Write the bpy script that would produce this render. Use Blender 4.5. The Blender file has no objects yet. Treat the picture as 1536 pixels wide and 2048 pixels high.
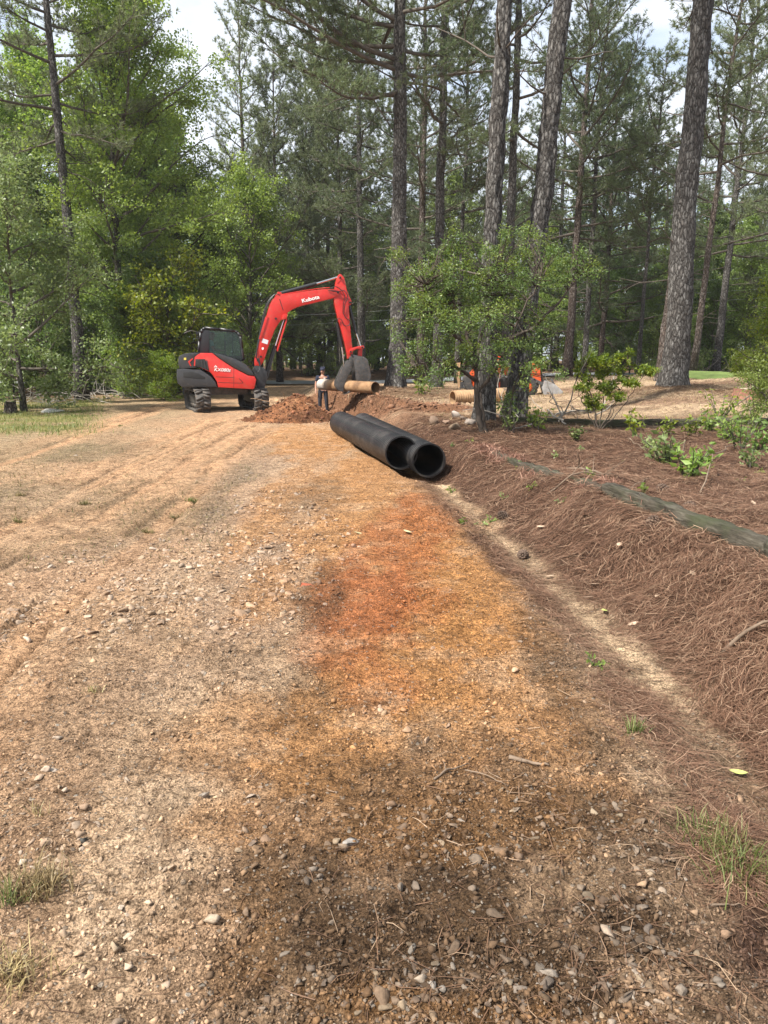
import bpy, bmesh, math, random
import numpy as np
from mathutils import Vector, Matrix

random.seed(7)
rng = np.random.default_rng(7)
scene = bpy.context.scene
col = scene.collection
R = math.radians

# ------------------------------------------------------------------ camera
FOC, CX, CY, PITCH, CAMH = 1500.0, 768.0, 1024.0, R(11.5), 1.58
cam_d = bpy.data.cameras.new('camera'); cam = bpy.data.objects.new('camera', cam_d); col.objects.link(cam)
cam_d.sensor_fit = 'VERTICAL'; cam_d.sensor_height = 36.0; cam_d.lens = 36.0 * FOC / 2048.0
cam_d.clip_start = 0.05; cam_d.clip_end = 2000
cam.location = (0, 0, CAMH); cam.rotation_euler = (R(90) - PITCH, 0, 0)
scene.camera = cam

# ------------------------------------------------------------------ world, sun, exposure
SUN_EL, SUN_AZ = R(51), R(-124)          # azimuth measured from +Y towards +X
sdir = Vector((math.cos(SUN_EL) * math.sin(SUN_AZ), math.cos(SUN_EL) * math.cos(SUN_AZ), math.sin(SUN_EL)))
w = bpy.data.worlds.new('World'); scene.world = w; w.use_nodes = True
nt = w.node_tree; nt.nodes.clear()
out = nt.nodes.new('ShaderNodeOutputWorld'); bg = nt.nodes.new('ShaderNodeBackground')
sky = nt.nodes.new('ShaderNodeTexSky'); sky.sky_type = 'NISHITA'; sky.sun_disc = False
sky.sun_elevation = SUN_EL; sky.sun_rotation = SUN_AZ; sky.air_density = 1.0; sky.dust_density = 1.5
tc = nt.nodes.new('ShaderNodeTexCoord'); mp = nt.nodes.new('ShaderNodeMapping'); mp.inputs['Scale'].default_value = (1, 1, 2.4)
nz = nt.nodes.new('ShaderNodeTexNoise'); nz.inputs['Scale'].default_value = 3.4; nz.inputs['Detail'].default_value = 9; nz.inputs['Roughness'].default_value = 0.55
rp = nt.nodes.new('ShaderNodeValToRGB'); rp.color_ramp.elements[0].position = 0.32; rp.color_ramp.elements[1].position = 0.52
rp.color_ramp.elements[0].color = (0.25, 0.25, 0.25, 1); rp.color_ramp.elements[1].color = (1, 1, 1, 1)
nz2 = nt.nodes.new('ShaderNodeTexNoise'); nz2.inputs['Scale'].default_value = 7.5; nz2.inputs['Detail'].default_value = 6
rp2 = nt.nodes.new('ShaderNodeValToRGB'); rp2.color_ramp.elements[0].position = 0.3; rp2.color_ramp.elements[1].position = 0.7
rp2.color_ramp.elements[0].color = (3.6, 4.0, 4.6, 1); rp2.color_ramp.elements[1].color = (4.7, 4.9, 5.2, 1)
mx = nt.nodes.new('ShaderNodeMix'); mx.data_type = 'RGBA'
nt.links.new(tc.outputs['Generated'], mp.inputs['Vector']); nt.links.new(mp.outputs['Vector'], nz.inputs['Vector']); nt.links.new(mp.outputs['Vector'], nz2.inputs['Vector'])
nt.links.new(nz.outputs['Fac'], rp.inputs['Fac']); nt.links.new(nz2.outputs['Fac'], rp2.inputs['Fac'])
nt.links.new(rp.outputs['Color'], mx.inputs['Factor']); nt.links.new(sky.outputs['Color'], mx.inputs['A']); nt.links.new(rp2.outputs['Color'], mx.inputs['B'])
nt.links.new(mx.outputs['Result'], bg.inputs['Color']); bg.inputs['Strength'].default_value = 0.1
nt.links.new(bg.outputs['Background'], out.inputs['Surface'])
sl = bpy.data.lights.new('sun', 'SUN'); sun = bpy.data.objects.new('sun', sl); col.objects.link(sun)
sl.energy = 4.0; sl.angle = R(3.0); sl.color = (1.0, 0.95, 0.87)
sun.rotation_euler = sdir.to_track_quat('Z', 'Y').to_euler(); sun.location = (-20, 20, 40)
vs = scene.view_settings
vs.view_transform = 'Standard'; vs.look = 'None'; vs.exposure = 1.36; vs.gamma = 1.0; vs.use_curve_mapping = False
scene.render.engine = 'CYCLES'
scene.cycles.use_denoising = True
scene.cycles.max_bounces = 10; scene.cycles.diffuse_bounces = 8; scene.cycles.transmission_bounces = 6
scene.cycles.glossy_bounces = 3; scene.cycles.transparent_max_bounces = 8
scene.cycles.caustics_reflective = False; scene.cycles.caustics_refractive = False

# ------------------------------------------------------------------ pixel helpers (photo pixels 1536 x 2048 -> world points)
CP, SP = math.cos(PITCH), math.sin(PITCH)
def ray(px, py):
    r, u = (px - CX) / FOC, -(py - CY) / FOC
    return np.array([r, CP + u * SP, -SP + u * CP])
def PZ(px, py, z=0.0):
    d = ray(px, py); t = (z - CAMH) / d[2]; return d * t + np.array([0, 0, CAMH])
def PY(px, py, Y):
    d = ray(px, py); t = Y / d[1]; return d * t + np.array([0, 0, CAMH])

# ------------------------------------------------------------------ noise
def _hash(ix, iy, seed):
    h = (ix.astype(np.int64) * 374761393 + iy.astype(np.int64) * 668265263 + seed * 974634777) & 0xFFFFFFFF
    h = ((h ^ (h >> 13)) * 1274126177) & 0xFFFFFFFF
    h = h ^ (h >> 16)
    return (h & 0xFFFFFF) / float(0xFFFFFF)
def vnoise(x, y, seed=0):
    x = np.asarray(x, float); y = np.asarray(y, float)
    ix, iy = np.floor(x), np.floor(y); fx, fy = x - ix, y - iy
    u, v = fx * fx * fx * (fx * (fx * 6 - 15) + 10), fy * fy * fy * (fy * (fy * 6 - 15) + 10)
    a, b, c, d = _hash(ix, iy, seed), _hash(ix + 1, iy, seed), _hash(ix, iy + 1, seed), _hash(ix + 1, iy + 1, seed)
    return (a * (1 - u) + b * u) * (1 - v) + (c * (1 - u) + d * u) * v
def fbm(x, y, o=4, seed=0, gain=0.5):
    s, a, t, f = 0.0, 1.0, 0.0, 1.0
    for i in range(o):
        s = s + a * vnoise(x * f + 17.3 * i, y * f - 9.1 * i, seed + i); t += a; a *= gain; f *= 2.03
    return s / t
def S(t):
    t = np.clip(t, 0, 1); return t * t * (3 - 2 * t)

# ------------------------------------------------------------------ terrain
DITCH = [PZ(1700, 1900, -.03), PZ(1536, 1575, -.03), PZ(1440, 1470, -.03), PZ(1250, 1285, -.03), PZ(1100, 1145, -.03), PZ(930, 1010, -.03), PZ(880, 965, -.05)]
DITCH = [np.array([1.62, -5, 0])] + DITCH + [np.array([0.15, 13.5, 0]), np.array([-0.45, 16.5, 0]), np.array([-1.2, 21, 0]), np.array([-2.6, 28, 0]), np.array([-4.2, 36, 0]), np.array([-5, 60, 0]), np.array([-5, 400, 0])]
YD = [p[1] for p in DITCH]; XD = [p[0] for p in DITCH]
YT = [-5, 4.6, 10.8, 13.5, 16.5, 21, 28, 36, 400]; XT = [3.2, 2.40, 1.53, 1.30, 0.75, 0.1, -1.4, -3.0, -3.5]
YP = [-5, 2.0, 4.6, 10.8, 15, 20, 26, 36, 400]; ZP = [.42, .42, .36, .24, .40, .45, .5, .45, .3]
TRENCH = [(-2.7, 31.0), (-1.7, 25.5), (-0.3, 20.6), (1.2, 18.0)]
def seg_dist(x, y, pts):
    d = np.full(np.shape(x), 1e9)
    for (x0, y0), (x1, y1) in zip(pts[:-1], pts[1:]):
        dx, dy = x1 - x0, y1 - y0; L = dx * dx + dy * dy
        t = np.clip(((x - x0) * dx + (y - y0) * dy) / L, 0, 1)
        d = np.minimum(d, np.hypot(x - x0 - t * dx, y - y0 - t * dy))
    return d
def road_z(x): return .15 + .5 * S((x + 2) / 14)
def H0(x, y):
    x = np.asarray(x, float); y = np.asarray(y, float)
    xd = np.interp(y, YD, XD); xt = np.interp(y, YT, XT); zp = np.interp(y, YP, ZP)
    t = (x - xd - .16 - .22 * (fbm(x * 1.1, y * 1.1, 3, 6) - .5)) / (xt - xd - .30)
    bank = zp * S(t)
    near = bank + .30 * S((x - 3) / 4) * S((y - 12.5) / 5)
    near = near - .07 * np.exp(-((x - xd + .02) / .20) ** 2) * (1 - S((y - 11) / 4))
    near = near + S(t) * .16 * (fbm(x * .9, y * .9, 3, 3) - .5) + (1 - S(t)) * .05 * (fbm(x * .5, y * .5, 3, 5) - .5)
    near = near + .22 * np.exp(-(((x - 7.3) ** 2 + (y - 18.6) ** 2) / 2.2)) + .25 * np.exp(-(((x - 11.5) / 2.2) ** 2 + ((y - 24) / 1.6) ** 2)) + .3 * np.exp(-(((x - 13) / 4) ** 2 + ((y - 31) / 1.6) ** 2))
    near = near + .14 * np.exp(-(((x - .5) ** 2 + (y - 26) ** 2) / 2.0))
    pd = seg_dist(x, y, [(.70, 10.4), (.55, 11.2), (-.15, 14.2)]); near = near - (.16 + .5 * np.maximum(near, 0)) * (1 - S((pd - .22) / .30))
    td = seg_dist(x, y, TRENCH) + .25 * (fbm(x * 1.7, y * 1.7, 3, 8) - .5)
    near = near - (.75 + .2 * (fbm(x * 2, y * 2, 2, 9) - .5)) * (1 - S((td - .42) / .30))
    near = near + .22 * S((-x - 12) / 8) * S((y - 22) / 8)
    far = road_z(x) + .55 * S((y - 51.5) / 7)
    k = S((y - 34) / 7)
    return near * (1 - k) + far * k
def zat(x, y): return float(H0(np.array([x]), np.array([y]))[0])
def onground(px, py, z0=0.3):
    z = z0
    for _ in range(12):
        p = PZ(px, py, z); z = .5 * z + .5 * zat(p[0], p[1])
    p = PZ(px, py, z); p[2] = zat(p[0], p[1]); return p
def at_px(px, Y):
    """ground point seen at photo column px, Y metres ahead"""
    x = (px - CX) / FOC * Y * 1.0
    for _ in range(4):
        z = zat(x, Y); depth = Y * CP - (z - CAMH) * SP; x = (px - CX) / FOC * depth
    return np.array([x, Y, zat(x, Y)])

# ------------------------------------------------------------------ object helpers
def link(o, parent=None):
    col.objects.link(o)
    if parent is not None: o.parent = parent
    return o
def tag(o, label=None, cat=None, group=None, kind=None):
    if label: o['label'] = label
    if cat: o['category'] = cat
    if group: o['group'] = group
    if kind: o['kind'] = kind
    return o
def empty(name, loc=(0, 0, 0), rz=0.0, parent=None):
    o = bpy.data.objects.new(name, None); o.location = loc; o.rotation_euler = (0, 0, rz); o.empty_display_size = .2
    return link(o, parent)
def npmesh(name, V, F, mat=None, parent=None, smooth=False, colors=None, attr='soil'):
    """V (n,3); F (m,3) or (m,4) array or a list of such arrays"""
    Fs = F if isinstance(F, list) else [F]
    Fs = [np.asarray(f, np.int32) for f in Fs if len(f)]
    me = bpy.data.meshes.new(name)
    V = np.asarray(V, np.float32)
    me.vertices.add(len(V)); me.vertices.foreach_set('co', V.ravel())
    loops = np.concatenate([f.ravel() for f in Fs]); tot = np.concatenate([np.full(len(f), f.shape[1], np.int32) for f in Fs])
    me.loops.add(len(loops)); me.loops.foreach_set('vertex_index', loops)
    me.polygons.add(len(tot)); me.polygons.foreach_set('loop_start', np.concatenate([[0], np.cumsum(tot)[:-1]]).astype(np.int32))
    if smooth: me.polygons.foreach_set('use_smooth', np.ones(len(tot), bool))
    if colors is not None:
        a = me.color_attributes.new(attr, 'FLOAT_COLOR', 'POINT')
        c = np.ones((len(V), 4), np.float32); c[:, :colors.shape[1]] = colors; a.data.foreach_set('color', c.ravel())
    me.update(calc_edges=True); me.validate()
    if mat: me.materials.append(mat)
    o = bpy.data.objects.new(name, me)
    return link(o, parent)
def bmobj(name, bm, mat, parent=None, smooth=False):
    me = bpy.data.meshes.new(name); bmesh.ops.recalc_face_normals(bm, faces=bm.faces[:]); bm.to_mesh(me); bm.free()
    if smooth:
        for p in me.polygons: p.use_smooth = True
    if mat: me.materials.append(mat)
    return link(bpy.data.objects.new(name, me), parent)
class MB:
    """collects tubes, boxes and prisms into one mesh"""
    def __init__(s): s.V = []; s.F = {3: [], 4: []}; s.n = 0
    def add(s, V, F):
        V = np.asarray(V, float); s.V.append(V)
        for f in (F if isinstance(F, list) else [F]):
            f = np.asarray(f)
            if len(f): s.F[f.shape[1]].append(f + s.n)
        s.n += len(V)
    def tube(s, pts, rad, segs=6, cap=True, phase=0.0):
        P = np.asarray(pts, float); n = len(P); r = np.broadcast_to(np.asarray(rad, float), (n,))
        T = np.gradient(P, axis=0); T /= np.linalg.norm(T, axis=1)[:, None] + 1e-9
        ref = np.array([0, 0, 1.0]) if abs(T[0, 2]) < .8 else np.array([1.0, 0, 0])
        A = np.cross(T, ref); A /= np.linalg.norm(A, axis=1)[:, None] + 1e-9
        B = np.cross(T, A)
        th = np.linspace(0, 2 * np.pi, segs, endpoint=False) + phase
        V = P[:, None, :] + r[:, None, None] * (A[:, None, :] * np.cos(th)[None, :, None] + B[:, None, :] * np.sin(th)[None, :, None])
        i = np.arange(n - 1)[:, None] * segs; j = np.arange(segs)[None, :]; k = (j + 1) % segs
        F = np.stack([i + j, i + k, i + segs + k, i + segs + j], -1).reshape(-1, 4)
        V = V.reshape(-1, 3); Fs = [F]
        if cap:
            V = np.vstack([V, P[0], P[-1]]); a, b = n * segs, n * segs + 1; jj = np.arange(segs); kk = (jj + 1) % segs
            Fs.append(np.vstack([np.stack([kk, jj, np.full(segs, a)], -1), np.stack([(n - 1) * segs + jj, (n - 1) * segs + kk, np.full(segs, b)], -1)]))
        s.add(V, Fs)
    def box(s, c, d, M=None):
        c = np.asarray(c, float); d = np.asarray(d, float) / 2
        V = np.array([[x, y, z] for x in (-1, 1) for y in (-1, 1) for z in (-1, 1)], float) * d
        if M is not None: V = V @ np.asarray(M).T
        s.add(V + c, np.array([[0, 1, 3, 2], [4, 6, 7, 5], [0, 4, 5, 1], [2, 3, 7, 6], [0, 2, 6, 4], [1, 5, 7, 3]]))
    def build(s, name, mat, parent=None, smooth=False):
        Fs = [np.vstack(f) for f in s.F.values() if f]
        return npmesh(name, np.vstack(s.V), Fs, mat, parent, smooth)
def copy_tree(o, parent=None):
    c = o.copy(); link(c, parent)
    for ch in list(o.children): copy_tree(ch, c)
    return c

# ------------------------------------------------------------------ materials
def newmat(name):
    m = bpy.data.materials.new(name); m.use_nodes = True; t = m.node_tree
    return m, t, t.nodes['Principled BSDF'], t.nodes['Material Output']
def N(t, kind, **kw):
    n = t.nodes.new(kind)
    for k, v in kw.items():
        if k in n.inputs: n.inputs[k].default_value = v
        else: setattr(n, k, v)
    return n
def ramp(t, fac, stops):
    r = t.nodes.new('ShaderNodeValToRGB'); e = r.color_ramp.elements
    while len(e) < len(stops): e.new(.5)
    for el, (p, c) in zip(e, stops):
        el.position = p; el.color = (*c, 1) if len(c) == 3 else c
    if fac is not None: t.links.new(fac, r.inputs['Fac'])
    return r
def mixc(t, fac, a, b, mode='MIX'):
    m = t.nodes.new('ShaderNodeMix'); m.data_type = 'RGBA'; m.blend_type = mode
    for sock, v in (('Factor', fac), ('A', a), ('B', b)):
        i = [s for s in m.inputs if s.name == sock and (s.type == ('VALUE' if sock == 'Factor' else 'RGBA'))][0]
        if hasattr(v, 'is_output') or isinstance(v, bpy.types.NodeSocket): t.links.new(v, i)
        elif sock == 'Factor': i.default_value = v
        else: i.default_value = (*v, 1) if len(v) == 3 else v
    return [s for s in m.outputs if s.type == 'RGBA'][0]
def bump(t, bs, h, strength, dist):
    b = N(t, 'ShaderNodeBump', Strength=strength, Distance=dist); t.links.new(h, b.inputs['Height']); t.links.new(b.outputs['Normal'], bs.inputs['Normal']); return b
def coords(t, scale=(1, 1, 1), kind='Object'):
    c = N(t, 'ShaderNodeTexCoord'); m = N(t, 'ShaderNodeMapping'); m.inputs['Scale'].default_value = scale
    t.links.new(c.outputs[kind], m.inputs['Vector']); return m.outputs['Vector']
def noise(t, vec, scale, detail=4, rough=.55):
    n = N(t, 'ShaderNodeTexNoise', Scale=scale, Detail=detail, Roughness=rough); t.links.new(vec, n.inputs['Vector']); return n.outputs['Fac']
def plain(name, c, rough=.6, metal=0.0, var=.25, scale=6, bmp=.0, spec=.5, dirt=None, dirt_amt=.5, coat=0.0):
    m, t, b, o = newmat(name); v = coords(t)
    n = noise(t, v, scale, 6, .6)
    r = ramp(t, n, [(.3, tuple(x * (1 - var) for x in c)), (.7, tuple(min(1, x * (1 + var)) for x in c))])
    src = r.outputs['Color']
    if dirt:
        n2 = noise(t, v, scale * 2.3, 8, .7); r2 = ramp(t, n2, [(.5, (0, 0, 0)), (.78, (dirt_amt,) * 3)])
        src = mixc(t, r2.outputs['Color'], src, dirt)
    t.links.new(src, b.inputs['Base Color'])
    b.inputs['Roughness'].default_value = rough; b.inputs['Metallic'].default_value = metal
    b.inputs['Specular IOR Level'].default_value = spec; b.inputs['Coat Weight'].default_value = coat
    if bmp: bump(t, b, n, bmp, .02)
    return m
def leafmat(name, c1, c2, c3=None, trans=.48, rough=.45, spec=.45, gain=1.0):
    c1, c2, c3 = [tuple(min(.9, x * gain) for x in c) for c in (c1, c2, c3 or c2)]
    m, t, b, o = newmat(name)
    g = N(t, 'ShaderNodeNewGeometry'); oi = N(t, 'ShaderNodeObjectInfo')
    r = ramp(t, g.outputs['Random Per Island'], [(0, c1), (.75, c2), (1, c3 or c2)])
    mr = N(t, 'ShaderNodeMapRange'); mr.inputs['To Min'].default_value = .8; mr.inputs['To Max'].default_value = 1.2
    t.links.new(oi.outputs['Random'], mr.inputs['Value'])
    hs = N(t, 'ShaderNodeHueSaturation'); t.links.new(r.outputs['Color'], hs.inputs['Color']); t.links.new(mr.outputs['Result'], hs.inputs['Value'])
    mr2 = N(t, 'ShaderNodeMapRange'); mr2.inputs['To Min'].default_value = .485; mr2.inputs['To Max'].default_value = .515
    ml = N(t, 'ShaderNodeMath', operation='FRACT'); mm = N(t, 'ShaderNodeMath', operation='MULTIPLY'); mm.inputs[1].default_value = 7.31
    t.links.new(oi.outputs['Random'], mm.inputs[0]); t.links.new(mm.outputs[0], ml.inputs[0]); t.links.new(ml.outputs[0], mr2.inputs['Value']); t.links.new(mr2.outputs['Result'], hs.inputs['Hue'])
    t.links.new(hs.outputs['Color'], b.inputs['Base Color']); b.inputs['Roughness'].default_value = rough; b.inputs['Specular IOR Level'].default_value = spec
    tr = N(t, 'ShaderNodeBsdfTranslucent'); h2 = N(t, 'ShaderNodeHueSaturation', Saturation=1.15, Value=1.25, Hue=.488); t.links.new(hs.outputs['Color'], h2.inputs['Color']); t.links.new(h2.outputs['Color'], tr.inputs['Color'])
    ms = N(t, 'ShaderNodeMixShader'); ms.inputs[0].default_value = trans
    t.links.new(b.outputs[0], ms.inputs[1]); t.links.new(tr.outputs[0], ms.inputs[2]); t.links.new(ms.outputs[0], o.inputs['Surface'])
    return m
def barkmat(name, furrow, plate, pale, sx=16.0, sz=6.0, strength=1.0):
    m, t, b, o = newmat(name)
    v = coords(t, (sx, sx, sz)); wob = N(t, 'ShaderNodeTexNoise', Scale=.9, Detail=5, Roughness=.65); t.links.new(v, wob.inputs['Vector'])
    ad = N(t, 'ShaderNodeVectorMath', operation='ADD'); sc = N(t, 'ShaderNodeVectorMath', operation='SCALE'); sc.inputs['Scale'].default_value = 1.5
    t.links.new(wob.outputs['Color'], sc.inputs[0]); t.links.new(v, ad.inputs[0]); t.links.new(sc.outputs[0], ad.inputs[1])
    vo = N(t, 'ShaderNodeTexVoronoi', feature='DISTANCE_TO_EDGE', Scale=1.0); t.links.new(ad.outputs[0], vo.inputs['Vector'])
    vc = N(t, 'ShaderNodeTexVoronoi', feature='F1', Scale=1.0); t.links.new(ad.outputs[0], vc.inputs['Vector'])
    fine = noise(t, v, 2.6, 8, .75)
    hsum = N(t, 'ShaderNodeMath', operation='MULTIPLY_ADD'); hsum.inputs[1].default_value = .55; t.links.new(fine, hsum.inputs[0]); t.links.new(vo.outputs['Distance'], hsum.inputs[2])
    r = ramp(t, hsum.outputs[0], [(.22, furrow), (.36, tuple(a * .45 + q * .55 for a, q in zip(furrow, plate))), (.55, plate)])
    sepc = N(t, 'ShaderNodeSeparateColor'); t.links.new(vc.outputs['Color'], sepc.inputs['Color'])
    big = noise(t, v, .12, 3, .6); am = N(t, 'ShaderNodeMath', operation='MULTIPLY'); t.links.new(sepc.outputs[0], am.inputs[0]); t.links.new(big, am.inputs[1])
    pr = ramp(t, am.outputs[0], [(.06, (0, 0, 0)), (.38, (.95,) * 3)])
    gate = N(t, 'ShaderNodeMath', operation='MULTIPLY'); gr = ramp(t, hsum.outputs[0], [(.30, (0, 0, 0)), (.50, (1, 1, 1))])
    t.links.new(pr.outputs['Color'], gate.inputs[0]); t.links.new(gr.outputs['Color'], gate.inputs[1])
    c = mixc(t, gate.outputs[0], r.outputs['Color'], pale)
    f2 = noise(t, v, 7, 6, .7); fr = ramp(t, f2, [(.3, (.62,) * 3), (.7, (1.28,) * 3)])
    c = mixc(t, 1.0, c, fr.outputs['Color'], 'MULTIPLY')
    t.links.new(c, b.inputs['Base Color']); b.inputs['Roughness'].default_value = .9; b.inputs['Specular IOR Level'].default_value = .2
    er = ramp(t, hsum.outputs[0], [(.18, (0, 0, 0)), (.6, (1, 1, 1))])
    bump(t, b, er.outputs['Color'], strength, .05)
    return m

M = {}
M['pine_bark'] = barkmat('pine_bark', (.022, .019, .017), (.115, .104, .094), (.225, .215, .20))
M['pine_bark_red'] = barkmat('pine_bark_red', (.028, .021, .017), (.115, .086, .070), (.22, .190, .168))
M['hardwood_bark'] = barkmat('hardwood_bark', (.03, .026, .02), (.085, .075, .06), (.16, .15, .125), 18, 6, .7)
M['branch_bark'] = plain('branch_bark', (.10, .085, .07), .9, var=.35, scale=8, spec=.2)
M['needles_green'] = leafmat('needles_green', (.095, .122, .060), (.165, .200, .100), (.24, .275, .150), .42, .45, .4)
M['needles_dark'] = leafmat('needles_dark', (.078, .104, .054), (.138, .172, .086), (.20, .235, .130), .42, .45, .4)
M['leaf_mid'] = leafmat('leaf_mid', (.115, .175, .042), (.190, .270, .074), (.26, .34, .105))
M['leaf_bright'] = leafmat('leaf_bright', (.145, .210, .045), (.235, .315, .078), (.31, .39, .115))
M['leaf_dark'] = leafmat('leaf_dark', (.080, .125, .036), (.135, .195, .060), (.19, .25, .088))
M['leaf_silver'] = leafmat('leaf_silver', (.15, .21, .07), (.235, .305, .115), (.32, .38, .19), .46, .42, .45)
M['leaf_yellow'] = leafmat('leaf_yellow', (.13, .19, .028), (.21, .28, .045), (.31, .34, .055))
M['leaf_holly'] = leafmat('leaf_holly', (.062, .100, .025), (.115, .170, .045), (.19, .24, .080), .34, .45, .45)
M['leaf_holly_tip'] = leafmat('leaf_holly_tip', (.11, .17, .028), (.175, .245, .045), (.24, .30, .07), .34, .42, .45)

def soilmat(name, fine=1.0):
    m, t, b, o = newmat(name)
    a = N(t, 'ShaderNodeVertexColor', layer_name='soil'); v = coords(t)
    n1 = noise(t, v, 6, 9, .75); r1 = ramp(t, n1, [(.38, (.62, .60, .58)), (.50, (1.0, 1.0, 1.0)), (.62, (1.25, 1.25, 1.25))])
    n2 = noise(t, v, 30, 8, .8); r2 = ramp(t, n2, [(.40, (.36, .34, .32)), (.49, (.95, .95, .95)), (.60, (1.45, 1.45, 1.45))])
    n4 = noise(t, v, 120, 5, .75); r4 = ramp(t, n4, [(.38, (.50, .49, .48)), (.50, (1.0, 1.0, 1.0)), (.62, (1.4, 1.4, 1.4))])
    c = a.outputs['Color']
    for q in (r1, r2, r4): c = mixc(t, 1.0, c, q.outputs['Color'], 'MULTIPLY')
    gsum = None; hs = None
    for sc, lo in ((34, .76), (75, .72)):
        vo = N(t, 'ShaderNodeTexVoronoi', feature='F1', Scale=sc, Randomness=1.0); t.links.new(v, vo.inputs['Vector'])
        sp = N(t, 'ShaderNodeSeparateColor'); t.links.new(vo.outputs['Color'], sp.inputs['Color'])
        pick = ramp(t, sp.outputs[0], [(lo, (0, 0, 0)), (lo + .05, (1, 1, 1))]); dist = ramp(t, vo.outputs['Distance'], [(.22, (1, 1, 1)), (.34, (0, 0, 0))])
        g = N(t, 'ShaderNodeMath', operation='MULTIPLY'); t.links.new(pick.outputs['Color'], g.inputs[0]); t.links.new(dist.outputs['Color'], g.inputs[1])
        g2 = N(t, 'ShaderNodeMath', operation='MULTIPLY'); t.links.new(g.outputs[0], g2.inputs[0]); t.links.new(a.outputs['Alpha'], g2.inputs[1])
        stone = ramp(t, sp.outputs[1], [(0, (.17, .13, .10)), (.6, (.38, .31, .24)), (1, (.52, .47, .40))])
        c = mixc(t, g2.outputs[0], c, stone.outputs['Color'])
        if hs is None: hs = g2.outputs[0]
        else:
            ad = N(t, 'ShaderNodeMath', operation='MULTIPLY_ADD'); ad.inputs[1].default_value = .5; t.links.new(g2.outputs[0], ad.inputs[0]); t.links.new(hs, ad.inputs[2]); hs = ad.outputs[0]
    t.links.new(c, b.inputs['Base Color']); b.inputs['Roughness'].default_value = .95; b.inputs['Specular IOR Level'].default_value = .12
    n3 = noise(t, v, 20, 9, .78)
    h = N(t, 'ShaderNodeMath', operation='MULTIPLY_ADD'); h.inputs[1].default_value = .35; t.links.new(hs, h.inputs[0]); t.links.new(n3, h.inputs[2])
    bump(t, b, h.outputs[0], 1.0, .08 * fine)
    return m
M['soil'] = soilmat('soil')
# ------------------------------------------------------------------ soil colours by place
def lerpc(c, k, d):
    return c * (1 - k[:, None]) + np.asarray(d)[None, :] * k[:, None]
def blob(x, y, px, py, rx, ry):
    """soft ellipse on the ground round the place seen at photo pixel (px, py)"""
    c = PZ(px, py, 0); depth = c[1] * CP + CAMH * SP
    wx = rx / FOC * depth; y0, y1 = PZ(px, py + ry, 0)[1], PZ(px, max(py - ry, 760), 0)[1]
    dy = np.where(y < c[1], (y - c[1]) / (c[1] - y0), (y - c[1]) / (y1 - c[1]))
    return np.sqrt(((x - c[0]) / wx) ** 2 + dy ** 2)
def inblob(x, y, a, soft=.34):
    n = .40 * fbm(x * 2.2, y * 1.5, 5, 21, .62) + .35 * fbm(x * 5.5 + .2 * y, y * 1.6, 5, 22, .65) + .25 * fbm(x * 16, y * 9, 4, 23, .7)
    k = np.zeros(np.shape(x))
    for b in a:
        d = blob(x, y, *b[:4]) + 2.2 * (n - .5)
        k = np.maximum(k, (b[4] if len(b) > 4 else 1.0) * (1 - S((d - (1 - soft)) / (2 * soft))))
    return k
ORANGE = [(760, 1130, 160, 140, .8), (905, 1130, 125, 160, 1.0), (910, 1240, 170, 100, 1.0), (840, 1340, 210, 130, .95), (760, 960, 150, 70, .75), (640, 890, 90, 30, .8), (600, 870, 70, 20, .7), (1010, 1440, 210, 110, .7), (640, 1500, 170, 130, .8), (480, 1480, 160, 100, .5), (700, 1060, 130, 70, .7), (560, 1000, 50, 110, .6), (530, 1180, 60, 70, .6), (1180, 1590, 100, 60, .6), (440, 1640, 130, 60, .45), (700, 1650, 200, 80, .45), (900, 1560, 180, 60, .5)]
RED = [(735, 1190, 115, 95, .8), (700, 1275, 95, 70, .6), (860, 1030, 80, 40, .65), (790, 1095, 85, 60, .65), (640, 1290, 60, 50, .4), (830, 1190, 70, 70, .45), (760, 1370, 80, 50, .4)]
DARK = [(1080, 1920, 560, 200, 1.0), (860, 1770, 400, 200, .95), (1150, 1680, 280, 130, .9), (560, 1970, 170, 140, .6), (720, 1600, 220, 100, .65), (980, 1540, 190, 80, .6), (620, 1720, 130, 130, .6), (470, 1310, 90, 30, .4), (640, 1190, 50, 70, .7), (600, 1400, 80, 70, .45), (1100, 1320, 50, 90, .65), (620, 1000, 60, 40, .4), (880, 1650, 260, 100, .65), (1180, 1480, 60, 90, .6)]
GREY = [(520, 1180, 130, 120, .6), (400, 1350, 150, 60, .45), (250, 1120, 200, 70, .35), (560, 930, 110, 70, .5), (480, 1010, 70, 60, .4)]
WEEDY = [(80, 1000, 170, 42, .9), (330, 1030, 110, 40, .9), (240, 1070, 120, 40, .7), (440, 960, 60, 40, .9), (120, 905, 160, 22, .7), (300, 900, 120, 20, .6), (480, 905, 60, 18, .6), (60, 1110, 120, 30, .6)]
PALE = [(290, 1750, 150, 330, .75), (330, 1550, 160, 80, .4), (500, 1350, 130, 60, .4), (60, 1000, 120, 30, .3)]
TRACKS = [((-40, 935), (330, 812)), ((-60, 1075), (420, 850)), ((-60, 1180), (465, 862)), ((-60, 1330), (500, 880))]
C_TAN = np.array([.47, .30, .178])
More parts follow.
